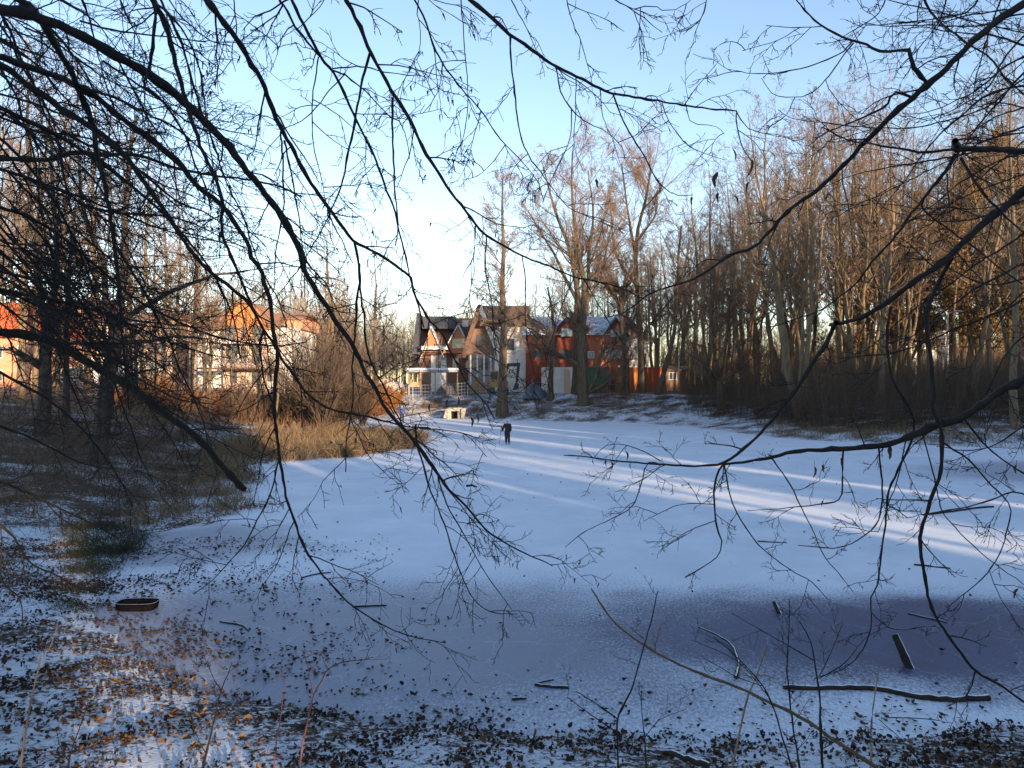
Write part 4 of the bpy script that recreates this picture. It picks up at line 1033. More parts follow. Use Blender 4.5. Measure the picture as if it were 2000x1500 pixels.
grass_tufts('reeds', 'dry reeds lining the left shore', scatter(r, 150, (400, 760), (29, 50), (-.1, 6)), 70, 1.0, .022, M_REED, r, .35, .6, .3)
grass_tufts('reeds', 'dark dry reeds at the near left inlet', scatter(r, 46, (250, 520), (18.2, 30), (-.5, 2.2)), 60, .75, .014, M_REED, r, .2, .5, .25)
grass_tufts('reeds', 'pale dry grass at the foot of the right thicket', scatter(r, 160, (1500, 2150), (44, 60), (.8, 7)), 46, .55, .02, M_REED, r, .35, .6, .3)
grass_tufts('reeds', 'dry grass scattered over the far bank', scatter(r, 200, (690, 1400), (74, 90), (.4, 9)), 40, .5, .03, M_REED, r, .35, .7, .3)
grass_tufts('reeds', 'dry grass over the left bank', scatter(r, 420, (-150, 560), (20, 60), (1.5, 60)), 46, .6, .014, M_REED, r, .4, .7, .3)
grass_tufts('grass', 'green grass by the near left inlet', scatter(r, 44, (140, 300), (14.2, 19), (-.1, 2.4)), 120, .34, .008, M_GRASS, r, .2, .7, .35, 'grass')
grass_tufts('grass', 'small green tuft on the left shore', scatter(r, 7, (115, 175), (11.8, 13.2), (.2, 3)), 110, .2, .007, M_GRASS, r, .14, .7, .35, 'grass')

def leaves_on(name, label, p, size, rng, lift=.02, m=None):
    n = len(p); q = pond_dist(p[:, 0], p[:, 1])
    z = np.maximum(.004, height(p[:, 0], p[:, 1]))
    flat = np.where(q < .02, .22, .75)[:, None]
    c = np.stack([p[:, 0], p[:, 1], z + lift * rng.random(n)], 1)
    nrm = unit(np.array([0, 0, 1.0]) + rng.normal(size=(n, 3)) * flat)
    a = unit(np.cross(nrm, rng.normal(size=(n, 3)))); b = np.cross(nrm, a)
    s = size * np.clip(np.exp(rng.normal(size=n) * .36), .4, 1.6); w = s * rng.uniform(.2, .6, n); cu = rng.uniform(-.2, .8, n) * s
    def pt(u, v, h): return c + a * (s * u)[:, None] + b * (w * v)[:, None] + nrm * (h * cu + .006)[:, None]
    V = np.stack([pt(-.5, 0, .5), pt(-.2, .85, .8), pt(.25, .7, .7), pt(.6, 0, 1.), pt(.2, -.75, .8), pt(-.25, -.8, .6), pt(0, 0, 0)], 1)
    base = np.arange(n)[:, None] * 7
    F = np.concatenate([base + np.array([6, i, (i + 1) % 6]) for i in range(6)])
    return tag(link(name, mesh_np(name, V.reshape(-1, 3), [F], False, [m or M_LEAF])), label, 'fallen leaves', kind='stuff')
def clump(x, y): return .6 * fbm(x, y, 1.3, 8) + .9 * fbm(x, y, 5.0, 9) > r.normal(size=x.shape) * .32 + .2
def thin(x, y):
    q = pond_dist(x, y)
    lf = sstep(1.0, -4.5, x)
    return (fbm(x, y, 1.9, 21) + .5 * fbm(x, y, 7, 22) > r.normal(size=x.shape) * .3 + .12) & (r.random(x.shape) < np.exp(q / (.35 + 2.0 * lf)) * (.6 + .4 * lf))
leaves_on('fallen_leaves', 'brown fallen leaves on the snowy near bank', scatter(r, 19000, (-120, 2120), (3.5, 17), (0.0, 14), clump), .035, r)
M_LEAF_BIG = island('curled_leaf', [(0.05, 0.03, 0.018), (0.12, 0.065, 0.032), (0.19, 0.11, 0.055), (0.08, 0.05, 0.03)])
leaves_on('fallen_leaves', 'larger curled tan leaves lying loose on the near bank', scatter(r, 900, (-60, 2060), (3.5, 11), (0.1, 9)), .056, r, .03, M_LEAF_BIG)
leaves_on('fallen_leaves', 'leaves scattered over the ice by the near shore', scatter(r, 3600, (200, 2100), (6, 18), (-5.5, 0.05), thin), .042, r, .004)
leaves_on('fallen_leaves', 'sparse leaves and crumbs far out on the ice', scatter(r, 420, (300, 2050), (10, 48), (-40, -.5)), .045, r, .004)

# ------------------------------------------------------------------ wood lying on the ice and the shore
def log(name, label, pts, w0, w1, cat='branch', m=M_FG_OLD, snow=True, lift=0.0, taper=True):
    """pts: picture points of something lying at ice level (or raised by the third number)"""
    P = []
    for p in pts:
        zz = p[2] if len(p) > 2 else 0.0
        d = (EYE - zz) * FPX / (p[1] - 750); P.append((X(p[0], d), d, zz))
    P = np.array(P); n = max(6, 4 * len(P)); Q = resample(P, n) if len(P) > 2 else np.linspace(P[0], P[-1], n)
    D = P[:, 1].mean(); R = np.linspace(w0, w1, n) / 2 / FPX * D
    Q[:, 2] += R * .8 + lift
    Q[1:-1] += np.random.default_rng(len(label)).normal(size=(n - 2, 3)) * (R[1:-1] * .18)[:, None]
    b = tag(empty(name, tuple(Q[0])), label, cat)
    V, F = tubes(Q[None] - Q[0], R[None], 9, True)
    link('stem', mesh_np('stem', V, F, True, [m]), b)
    if snow:
        S = Q.copy(); S[:, 2] += R * .62
        V, F = tubes(S[None] - Q[0], (R * .45)[None], 7, True)
        link('snow_cap', mesh_np('snow_cap', V, F, True, [M_SNOW]), b)
    return b
log('fallen_branch', 'long curved fallen branch lying on the ice at lower right', [(1530, 1346), (1590, 1347), (1650, 1346), (1720, 1350), (1790, 1364), (1860, 1370), (1932, 1367)], 9, 12)
def stub(label, base, tip, w0, w1):
    d = EYE * FPX / (base[1] - 750); a = at(*base, d); b_ = at(tip[0], tip[1], d + .25)
    n = 8; Q = np.linspace(a - [0, 0, .1], b_, n); R = np.linspace(w0, w1, n) / 2 / FPX * d * np.array([1, .97, .9, 1.02, .95, 1.0, .97, .93])
    b = tag(empty('log', tuple(a)), label, 'log')
    V, F = tubes(Q[None] - a, R[None], 10, True); link('stem', mesh_np('stem', V, F, True, [M_FG]), b)
    S = Q[1:] + np.array([.55, -.35, .6]) * R[1:, None] * .62
    V, F = tubes(S[None] - a, (R[1:] * .5)[None], 7, True); link('snow_cap', mesh_np('snow_cap', V, F, True, [M_SNOW]), b)
stub('dark thick log stub poking up from the bare ice at right', (1784, 1306), (1748, 1240), 19, 14)
stub('small dark stub frozen upright beyond the sapling', (1529, 1202), (1512, 1176), 11, 8)
log('fallen_branch', 'crooked dead branch standing out of the bare ice', [(1365, 1230), (1400, 1246), (1430, 1268), (1442, 1305), (1437, 1330)], 3, 8, lift=.03)
log('stick', 'dark stick on the ice below the bare patch', [(1045, 1339), (1075, 1343), (1110, 1345)], 6, 6, 'stick')
log('stick', 'short stick lying above the dark one', [(1053, 1334), (1081, 1328)], 3, 3, 'stick')
log('stick', 'stubby bark piece near the leafy shore', [(1000, 1368), (1028, 1365)], 6, 4, 'stick')
log('stick', 'short stick under the longest hanging branch', [(590, 1129), (620, 1122), (646, 1119)], 3, 3, 'stick')
log('stick', 'thin stick among leaves left of the bare ice', [(688, 1186), (755, 1183)], 4, 3, 'stick')
log('stick', 'straight thin stick on snow, right centre', [(1480, 1058), (1537, 1061)], 3, 2, 'stick')
log('stick', 'thin stick at the edge of the sunlit stripe, far right', [(1785, 1104), (1856, 1111)], 4, 3, 'stick')
log('stick', 'thin stick lying past the dark log stub', [(1773, 1199), (1850, 1217)], 3, 3, 'stick')
log('stick', 'long twiggy stick half buried in leaves at left', [(430, 1215), (470, 1222), (486, 1232)], 4, 3, 'stick')
log('fallen_branch', 'snowy branch lying across the ice at far right', [(1803, 1007), (1860, 1000), (1910, 993), (1940, 991)], 5, 4)
log('fallen_branch', 'dark bit of wood in the middle of the pond', [(912, 951), (922, 949), (931, 952)], 5, 3)
log('stick', 'dark rotten log at the bottom shore', [(1308, 1474, .3), (1345, 1487, .3), (1385, 1502, .3)], 11, 14, 'log')
log('stick', 'pale stick by the inlet reeds', [(256, 1000, .1), (285, 1010, .1), (310, 1021, .05)], 4, 4, 'stick', M_STEM_PALE, False)
log('stick', 'twig lying flat on the shore, lower right', [(1738, 1402, .1), (1800, 1404, .1), (1835, 1408, .1)], 2.5, 2, 'stick')
# dark tub frozen in at the shore
d = 12.3; x = X(269, d)
M_TUB = noisy('black_rubber', (.006, .006, .007), (.014, .013, .014), 12, .95, spec=0.0)
b = tag(empty('tub', (x, d, .0)), 'dark sunken tub with a pale rim frozen in at the left shore', 'tub')
def ring(rx, ry, z, n=28): return [(x + rx * math.copysign(abs(math.cos(t)) ** .55, math.cos(t)), d + ry * math.copysign(abs(math.sin(t)) ** .55, math.sin(t)), z) for t in np.linspace(0, 2 * math.pi, n, endpoint=False)]
def lathe(rings, cap=True):
    m = MB(); n = len(rings[0]); vs = [p for q in rings for p in q]
    fs = [(i*n+j, i*n+(j+1)%n, (i+1)*n+(j+1)%n, (i+1)*n+j) for i in range(len(rings)-1) for j in range(n)]
    if cap: fs += [tuple(range(n)), tuple(range((len(rings)-1)*n, len(rings)*n))]
    return m.add(vs, fs)
lathe([ring(.2, .12, -.08), ring(.3, .17, .02), ring(.32, .18, .12), ring(.30, .165, .12), ring(.28, .15, .09)]).build('body', M_TUB, b, True)
lathe([ring(.322, .182, .1205), ring(.322, .182, .124), ring(.312, .174, .124), ring(.312, .174, .1205)], False).build('rim', plain('frosted_rim', (.3, .3, .32), .8), b, True)

# ------------------------------------------------------------------ people
M_SKIN = plain('skin', (.5, .3, .22)); M_BLUE = noisy('blue_jacket', (.03, .05, .16), (.06, .1, .28), 8, .8); M_NAVY = noisy('dark_trousers', (.015, .017, .025), (.04, .042, .055), 8, .9)
M_COAT = noisy('dark_brown_coat', (.018, .015, .016), (.045, .036, .036), 8, .85); M_HAT = noisy('pale_knitted_hat', (.55, .42, .45), (.75, .6, .62), 40, .9); M_HAIR = plain('dark_hair', (.03, .024, .02)); M_BOOT = plain('dark_boot', (.02, .02, .022))
def skin_mesh(name, verts, edges, m, parent, root=0, sub=2):
    me = bpy.data.meshes.new(name); me.from_pydata([v[:3] for v in verts], edges, []); me.materials.append(m)
    o = link(name, me, parent)
    o.modifiers.new('skin', 'SKIN').use_smooth_shade = True
    for i, v in enumerate(verts):
        sv = me.skin_vertices[0].data[i]; sv.radius = (v[3], v[4] if len(v) > 4 else v[3]); sv.use_root = (i == root)
    s = o.modifiers.new('subdivision', 'SUBSURF'); s.levels = s.render_levels = sub
    return o
def person(label, px, d, H, pose, coat, legs, head_mat, hat=None, hair=None, rz=0.0, bulk=1.0):
    x = X(px, d); b = tag(empty('person', (x, d, 0.0), rz), label, 'person')
    k = H / 1.75
    def S(v): return tuple(q * k for q in v)
    V = [S((0, 0, .95, .13, .105)), S((0, 0, 1.15, .125, .095)), S((0, 0, 1.36, .15, .1)), S((0, -.01, 1.5, .058)), S((0, -.02, 1.57, .062)), S((0, -.025, 1.65, .083)), S((0, -.015, 1.71, .06))]
    E = [(0, 1), (1, 2), (2, 3), (3, 4), (4, 5), (5, 6)]
    for side, key in ((-1, 'l'), (1, 'r')):
        f = len(V); p = pose[key]
        pts = [(side * .19, 0, 1.42, .062), (*p[0], .047), (*p[1], .033), (*p[2], .038)]
        V += [S(q) for q in pts]; E += [(2, f), (f, f + 1), (f + 1, f + 2), (f + 2, f + 3)]
        hx, hy, hz = p[2]; dn = np.array(p[2]) - np.array(p[1]); dn = dn / np.linalg.norm(dn)
        for j, (o, ln) in enumerate(((-.028, .07), (-.009, .085), (.011, .08), (.029, .06))):      # four fingers
            g = len(V); q = np.array(p[2]) + np.array([0, o, 0]) + dn * .045; t = q + dn * ln + np.array([-side * .02, -.012, 0])
            V += [S((*q, .0095)), S((*((q + t) / 2 + dn * .006), .0088)), S((*t, .007))]; E += [(f + 3, g), (g, g + 1), (g + 1, g + 2)]
        g = len(V); q = np.array(p[2]) + np.array([-side * .015, -.04, .0]); t = q + dn * .05 + np.array([-side * .012, -.022, 0])
        V += [S((*q, .0115)), S((*t, .009))]; E += [(f + 3, g), (g, g + 1)]
    for side, key in ((-1, 'll'), (1, 'rl')):
        f = len(V); kn, an, to = pose[key]
        V += [S((side * .095, 0, .88, .088)), S((*kn, .056)), S((*an, .04)), S((*to, .036, .026))]
        E += [(0, f), (f, f + 1), (f + 1, f + 2), (f + 2, f + 3)]
    skin_mesh('body', V, E, M_SKIN, b)
    # clothes follow the same skeleton, a little larger
    J = [S((0, 0, .93, .165, .14)), S((0, 0, 1.15, .16, .13)), S((0, 0, 1.37, .175, .13)), S((0, -.005, 1.49, .085))]; JE = [(0, 1), (1, 2), (2, 3)]
    for side, key in ((-1, 'l'), (1, 'r')):
        f = len(J); p = pose[key]; w = np.array(p[1]) * .96 + np.array(p[0]) * .04
        J += [S((side * .2, 0, 1.41, .088)), S((*p[0], .072)), S((*w, .056))]; JE += [(2, f), (f, f + 1), (f + 1, f + 2)]
    J += [S((0, 0, .84, .17, .145))]; JE += [(0, len(J) - 1)]
    def fat(v): return [(*q[:3], *(w * bulk for w in q[3:])) for q in v]
    skin_mesh('jacket', fat(J), JE, coat, b)
    T = [S((0, 0, .93, .15, .125))]; TE = []
    for side, key in ((-1, 'll'), (1, 'rl')):
        f = len(T); kn, an, to = pose[key]
        T += [S((side * .098, 0, .84, .108)), S((*kn, .082)), S((an[0], an[1], an[2] + .02, .07))]; TE += [(0, f), (f, f + 1), (f + 1, f + 2)]
    skin_mesh('trousers', fat(T), TE, legs, b)
    for key in ('ll', 'rl'):
        kn, an, to = pose[key]
        skin_mesh('boot', [S((an[0], an[1] + .03, .05, .05)), S((an[0], an[1] + .02, .13, .055)), S((to[0], to[1], .045, .05, .042))], [(0, 1), (0, 2)], M_BOOT, b)
    if hat: skin_mesh('hat', [S((0, -.01, 1.665, .098)), S((0, 0, 1.72, .09)), S((0, 0, 1.78, .045))], [(0, 1), (1, 2)], hat, b)
    if hair: skin_mesh('hair', [S((0, .02, 1.62, .082)), S((0, .005, 1.70, .088)), S((0, 0, 1.745, .05))], [(0, 1), (1, 2)], hair, b)
    for side in (-1, 1):
        skin_mesh('eye', [S((side * .03, -.1, 1.655, .011)), S((side * .03, -.102, 1.655, .011))], [(0, 1)], M_BOOT, b, sub=1)
    skin_mesh('nose', [S((0, -.098, 1.65, .011)), S((0, -.12, 1.625, .013))], [(0, 1)], M_SKIN, b, sub=1)
    skin_mesh('mouth', [S((-.024, -.092, 1.59, .007)), S((.024, -.092, 1.59, .007))], [(0, 1)], plain('lip', (.35, .14, .12)), b, sub=1)
    return b, k
stand = dict(l=((-.25, .01, 1.14), (-.255, -.03, .9), (-.255, -.05, .82)), r=((.25, .01, 1.14), (.255, -.03, .9), (.255, -.05, .82)),
             ll=((-.1, -.02, .49), (-.105, .02, .09), (-.115, -.13, .04)), rl=((.1, -.02, .49), (.105, .02, .09), (.115, -.13, .04)))
person('person in a blue jacket and dark trousers seen from behind, far across the ice', 785, 69, 1.76, stand, M_BLUE, M_NAVY, M_SKIN, None, M_HAIR, math.pi)
lean_ = dict(l=((-.29, -.08, 1.15), (-.37, -.2, .93), (-.41, -.25, .86)), r=((.235, .03, 1.13), (.23, -.04, .9), (.22, -.07, .82)),
             ll=((-.09, -.03, .49), (-.09, .02, .09), (-.11, -.13, .04)), rl=((.1, -.02, .49), (.11, .04, .09), (.13, -.1, .04)))
pb, k = person('person in a pale knitted hat and dark coat resting one hand on a stick', 991, 45.8, 1.46, lean_, M_COAT, M_NAVY, M_SKIN, M_HAT, None, math.radians(-12), 1.22)
hand = Vector((-.445, -.27, .83)) * k; hand.rotate(pb.rotation_euler); hand += pb.location
st = tag(empty('walking_stick', (hand.x - .06, hand.y - .05, 0)), 'thin walking stick held upright by the person in the pale hat', 'walking stick')
MB().tube([(hand.x - .07, hand.y - .06, 0), (hand.x - .03, hand.y - .03, .35), (hand.x, hand.y, hand.z), (hand.x + .01, hand.y + .01, hand.z + .1)], .011).build('shaft', M_STEM_BROWN, st, True)
MB().tube([(hand.x - .01, hand.y - .005, hand.z + .1), (hand.x + .05, hand.y + .02, hand.z + .12), (hand.x + .09, hand.y + .03, hand.z + .09)], .014).build('handle', M_FG, st, True)

# ------------------------------------------------------------------ foreground trees: branches traced with their own depth
def T(s):
    return [tuple(float(v) for v in q.split(',')) for q in s.split()]
def branch_wood(rng, pts, w0, w1, d0, d1, lead=None, dens=1.0, tl=.34, up=-.5, wig=.02, tw=.0019, lv=3, side=None, sides=7, t0=0.05, lead_w=None):
    """one branch with all its twigs; pts in the picture, widths in picture pixels, d0..d1 its distance"""
    px = np.array(pts)
    L = np.concatenate([[0], np.cumsum(np.linalg.norm(np.diff(px, axis=0), axis=1))]); t = L / L[-1]
    dd = d0 + (d1 - d0) * t + .12 * np.sin(3.1 * t * 2 + rng.uniform(0, 6)) * (t > 0)
    P = np.array([at(a, b, q) for (a, b), q in zip(pts, dd)])
    W = .9 * (w0 + (w1 - w0) * t) / 2 / FPX * dd
    n = int(np.clip(L[-1] / 14, 8, 90))
    Q = resample(np.hstack([P, W[:, None]]), n); P, R = Q[:, :3], np.maximum(Q[:, 3], .0012)
    P[1:] += rng.normal(size=(n - 1, 3)) * (.0012 + R[1:, None] * .05)
    R = R * (1 + .1 * rng.normal(size=n)).clip(.8, 1.3) * np.where(rng.random(n) < .09, 1.32, 1.0)
    w = Wood().add(P[None], R[None], sides)
    if lead is not None:
        mid = (np.array(lead) + P[0]) / 2 + np.array([0, 0, .15]) + np.random.default_rng(int(abs(P[0, 2]) * 1e4)).normal(size=3) * .16
        q = resample(np.array([lead, mid, P[0]]), 8); rl = np.linspace(R[0] * 1.7, R[0], 8); w.add(q[None], rl[None], sides)
    length = L[-1] / FPX * dd.mean()
    k1 = int(max(2, length * 8.5 * dens))
    A, RA = grow(rng, P[None], R[None], k1, t0, 1, (52, 13), 1, 8, up * .8, .13, .5, .45, maxr=.0042, minr=tw * 1.25, absl=tl, side=side)
    w.add(A, RA, 4)
    B, RB = grow(rng, A, RA, 4, .12, 1, (46, 13), .55, 6, up * .5, .15, .7, .6, maxr=.0026, minr=tw, side=side, fall=.4); w.add(B, RB, 3)
    out = B
    if lv > 2:
        C, RC = grow(rng, B, RB, 3, .15, 1, (44, 13), .5, 4, up * .3, .17, .75, .7, maxr=.002, minr=tw * .85, side=side, fall=.3); w.add(C, RC, 3); out = C
    return w, out, P, R
def fg_tree(name, label, trunk, r0, H):
    x, y = trunk; z = h1(x, y)
    b = tag(empty(name, (x, y, z)), label, 'tree')
    n = 12; zz = np.linspace(-.2, H, n); rg = np.random.default_rng(int(abs(x * 100)))
    P = np.stack([np.cumsum(rg.normal(size=n) * .03), np.cumsum(rg.normal(size=n) * .03), zz], 1)
    link('trunk', Wood().add(P[None], (r0 * (1 - np.linspace(0, .75, n)) + r0 * .5 * np.exp(-zz * 2))[None], 14).mesh('trunk', M_BARK_OAK), b)
    return b
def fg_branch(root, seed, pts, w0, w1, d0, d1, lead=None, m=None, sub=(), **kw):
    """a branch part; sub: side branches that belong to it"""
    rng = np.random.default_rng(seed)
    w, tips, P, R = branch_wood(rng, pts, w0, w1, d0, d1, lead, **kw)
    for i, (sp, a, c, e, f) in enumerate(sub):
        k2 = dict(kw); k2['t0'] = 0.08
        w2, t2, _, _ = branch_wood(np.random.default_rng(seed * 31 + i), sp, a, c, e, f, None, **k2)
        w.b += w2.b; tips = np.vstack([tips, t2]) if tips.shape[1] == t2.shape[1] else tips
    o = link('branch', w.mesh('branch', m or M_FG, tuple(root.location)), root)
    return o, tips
def hanging(root, tips, n, rng, size, name, parent=None):
    """small seeds or buds still hanging from the twigs of a branch"""
    ii = rng.integers(0, len(tips), n); p = tips[ii, -1] - np.array(root.location)
    V, F = blades(p, unit(rng.normal(size=(n, 3)) * .25 + [0, 0, -1]), size * rng.uniform(.6, 1.3, n), size * .3 * rng.uniform(.7, 1.3, n), rng, .1, 2)
    o = link(name, mesh_np(name, V, [F], False, [M_LEAF]), parent or root); o['kind'] = 'stuff'
def withered_leaf(root, px, py, d, s, rng, parent=None):
    """one curled leaf on its stalk"""
    c = at(px, py, d) - np.array(root.location); a = rng.uniform(0, 6.28)
    sx = np.array([math.cos(a), math.sin(a), 0]); dn = unit(np.array([rng.normal() * .2, rng.normal() * .2, -1.0])); nn = np.cross(sx, dn)
    V, F = [], []
    for k in range(6):
        t = k / 5; w = s * .15 * math.sin(math.pi * min(1, .12 + .88 * t) ** .8); cu = s * .09 * math.sin(3.5 * t)
        for q in (-1, 0, 1): V.append(c + dn * s * t + sx * w * q * (1 + .35 * math.sin(9 * t + q)) + nn * (cu + abs(q) * w * .9))
    for k in range(5):
        for q in range(2): F.append((k*3+q, k*3+q+1, k*3+q+4, k*3+q+3))
    m = MB().add(V, F).tube([c - dn * s * .5, c - dn * s * .2, c], .0012, 4)
    me = bpy.data.meshes.new('withered_leaf'); me.from_pydata(m.v, [], m.f); me.materials.append(M_LEAF)
    me.polygons.foreach_set('use_smooth', [True] * len(me.polygons)); link('withered_leaf', me, root)

fr = np.random.default_rng(77)
# --- old tree on the left, its trunk just outside the picture
TL = fg_tree('lime_tree', 'old bare tree sending thick drooping limbs in from the left edge', (-4.6, 1.8), .32, 8.0)
def lead_l(pt, d): return (-4.6, 1.8, at(-60, pt[1], d)[2] + .25)
LEFT = [
 ("-25,12 0,19 38,24 75,35 112,48 150,65 200,92 250,122 288,145 325,170 350,190 388,225 425,262 450,288 475,325 500,355 530,395 550,422 570,457 587,492 592,522 612,557 635,595 662,637 690,675 712,725 727,747 752,795 777,827 800,852 830,890 855,925 880,960 912,990 950,1035 990,1062 1035,1085 1080,1105", 24, 2, 3.2, 4.6, .85, 0,
   [("855,925 865,965 880,1000 905,1040 925,1080 955,1130 1000,1190", 3.5, 1.5, 4.2, 4.5), ("587,492 605,520 640,560 655,600 680,640", 4, 1.5, 3.9, 4.3)]),
 ("60,12 80,42 100,70 112,95 132,128 150,165 162,198 175,225 185,270 192,312 205,362 216,420 226,500 233,570 238,650 246,730 252,800", 15, 3, 3.3, 4.3, 1.2, 0, []),
 ("-25,104 0,112 38,125 75,138 112,150 155,170 188,190 225,220 262,248 300,275 325,295 355,325 382,360 405,377 430,397 450,422 472,455 487,482 492,507 510,525 517,557 527,580 530,612 532,637 540,682 542,707 537,750 535,797 541,850 545,890 552,932 560,972 572,1007 585,1045 600,1080 636,1128 680,1176 740,1216 800,1242 870,1256", 16, 1.8, 3.4, 4.7, .8, 0,
   [("155,170 212,186 250,202 288,222 325,240 362,265 400,300 440,345 470,400", 7, 1.5, 3.55, 4.2), ("545,890 535,940 520,985 500,1020 480,1060 452,1092 420,1128 380,1160", 4, 1.5, 4.3, 4.3), ("564,995 550,1020 538,1045 530,1075", 2.5, 1.2, 4.4, 4.5)]),
 ("-25,114 0,125 32,148 62,172 92,190 118,212 150,230 180,250 212,272 240,300 262,328 300,382 327,420 360,472 382,500 412,532 435,550 462,572 490,598 515,645 532,667 545,692 560,715 572,730 590,757 610,777 640,797 680,807 725,815 775,829 825,837 862,840 900,845 925,862 950,892", 14, 1.5, 3.3, 4.8, .9, 0,
   [("680,807 700,850 720,890 760,930 800,960", 2.5, 1.2, 4.5, 4.6)]),
 ("-25,198 0,210 25,222 48,235 88,252 125,272 162,295 200,320 240,350 300,400 350,450 400,510 430,560 455,620 470,700", 10, 3, 3.5, 4.6, 1.3, 0, []),
 ("-25,310 0,310 50,310 95,312 120,302 162,298 212,302 262,302 300,312 338,327 375,335 438,345 480,350 540,362 590,385", 12, 3, 4.4, 4.7, 1.0, 1, []),
 ("-30,646 0,650 40,652 100,668 150,695 210,730 270,765 330,815 380,850 430,905 465,945 478,957", 21, 12, 4.6, 5.0, .15, 1, []),
 ("-20,1010 0,1024 32,1056 60,1100 112,1124 144,1144 190,1160", 6, 2, 4.3, 4.8, 1.2, 0, []),
 ("-20,930 0,940 60,965 130,1000 175,1020 230,1050", 7, 2, 4.2, 4.8, 1.2, 0, []),
 ("-15,1060 2,1072 4,1136 40,1172 44,1232", 4, 2, 4.2, 4.4, .8, 0, []),
 ("-25,395 0,405 60,425 130,470 200,530 260,580 330,620 400,650 470,668 540,675 600,668", 8, 2.5, 3.8, 4.8, 1.1, 0, []),
 ("-25,560 0,566 50,575 120,590 200,612 270,640 330,668 400,690 450,700", 8, 2, 4.0, 4.8, 1.1, 0, []),
 ("-25,720 0,728 60,760 120,800 180,860 230,930 260,990", 7, 2, 4.1, 4.8, 1.1, 0, []),
 ("-25,480 0,492 45,530 90,580 150,650 210,700 280,745 350,780 420,790", 7, 2, 3.9, 4.8, 1.1, 0, []),
 ("-25,262 0,270 60,330 110,400 150,480 180,560 200,640 205,720", 7, 2, 3.6, 4.6, 1.2, 0, []),
 ("-25,820 0,832 50,850 110,880 160,905 220,915", 6, 2, 4.3, 4.9, 1.2, 0, []),
]
for i, (s, a, c, e, f, dn, old, sub) in enumerate(LEFT):
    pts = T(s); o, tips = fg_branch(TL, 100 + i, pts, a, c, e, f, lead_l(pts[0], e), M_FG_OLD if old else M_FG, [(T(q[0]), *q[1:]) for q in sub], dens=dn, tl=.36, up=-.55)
    if i in (0, 1, 2): hanging(TL, tips, 60, fr, .03, 'seeds', o)
# finer drooping boughs that fill the left
for i in range(60):
    y0 = fr.uniform(-40, 620); x0 = -25 if fr.random() < .6 else fr.uniform(0, 230)
    a0 = fr.uniform(.15, .95); pts = [(x0, y0)]; ang = a0; st_ = fr.uniform(38, 62); nst = int(fr.integers(6, 11))
    for k in range(nst):
        ang = min(1.45, max(.05, ang + fr.normal() * .13 + .035)); pts.append((pts[-1][0] + math.cos(ang) * st_, pts[-1][1] + math.sin(ang) * st_))
    e = fr.uniform(3.6, 5.6)
    fg_branch(TL, 200 + i, pts, fr.uniform(3.5, 7), 1.5, e, e + fr.uniform(0, .9), lead_l(pts[0], e) if x0 < 0 else None, dens=1.3, tl=.34, up=-.45)

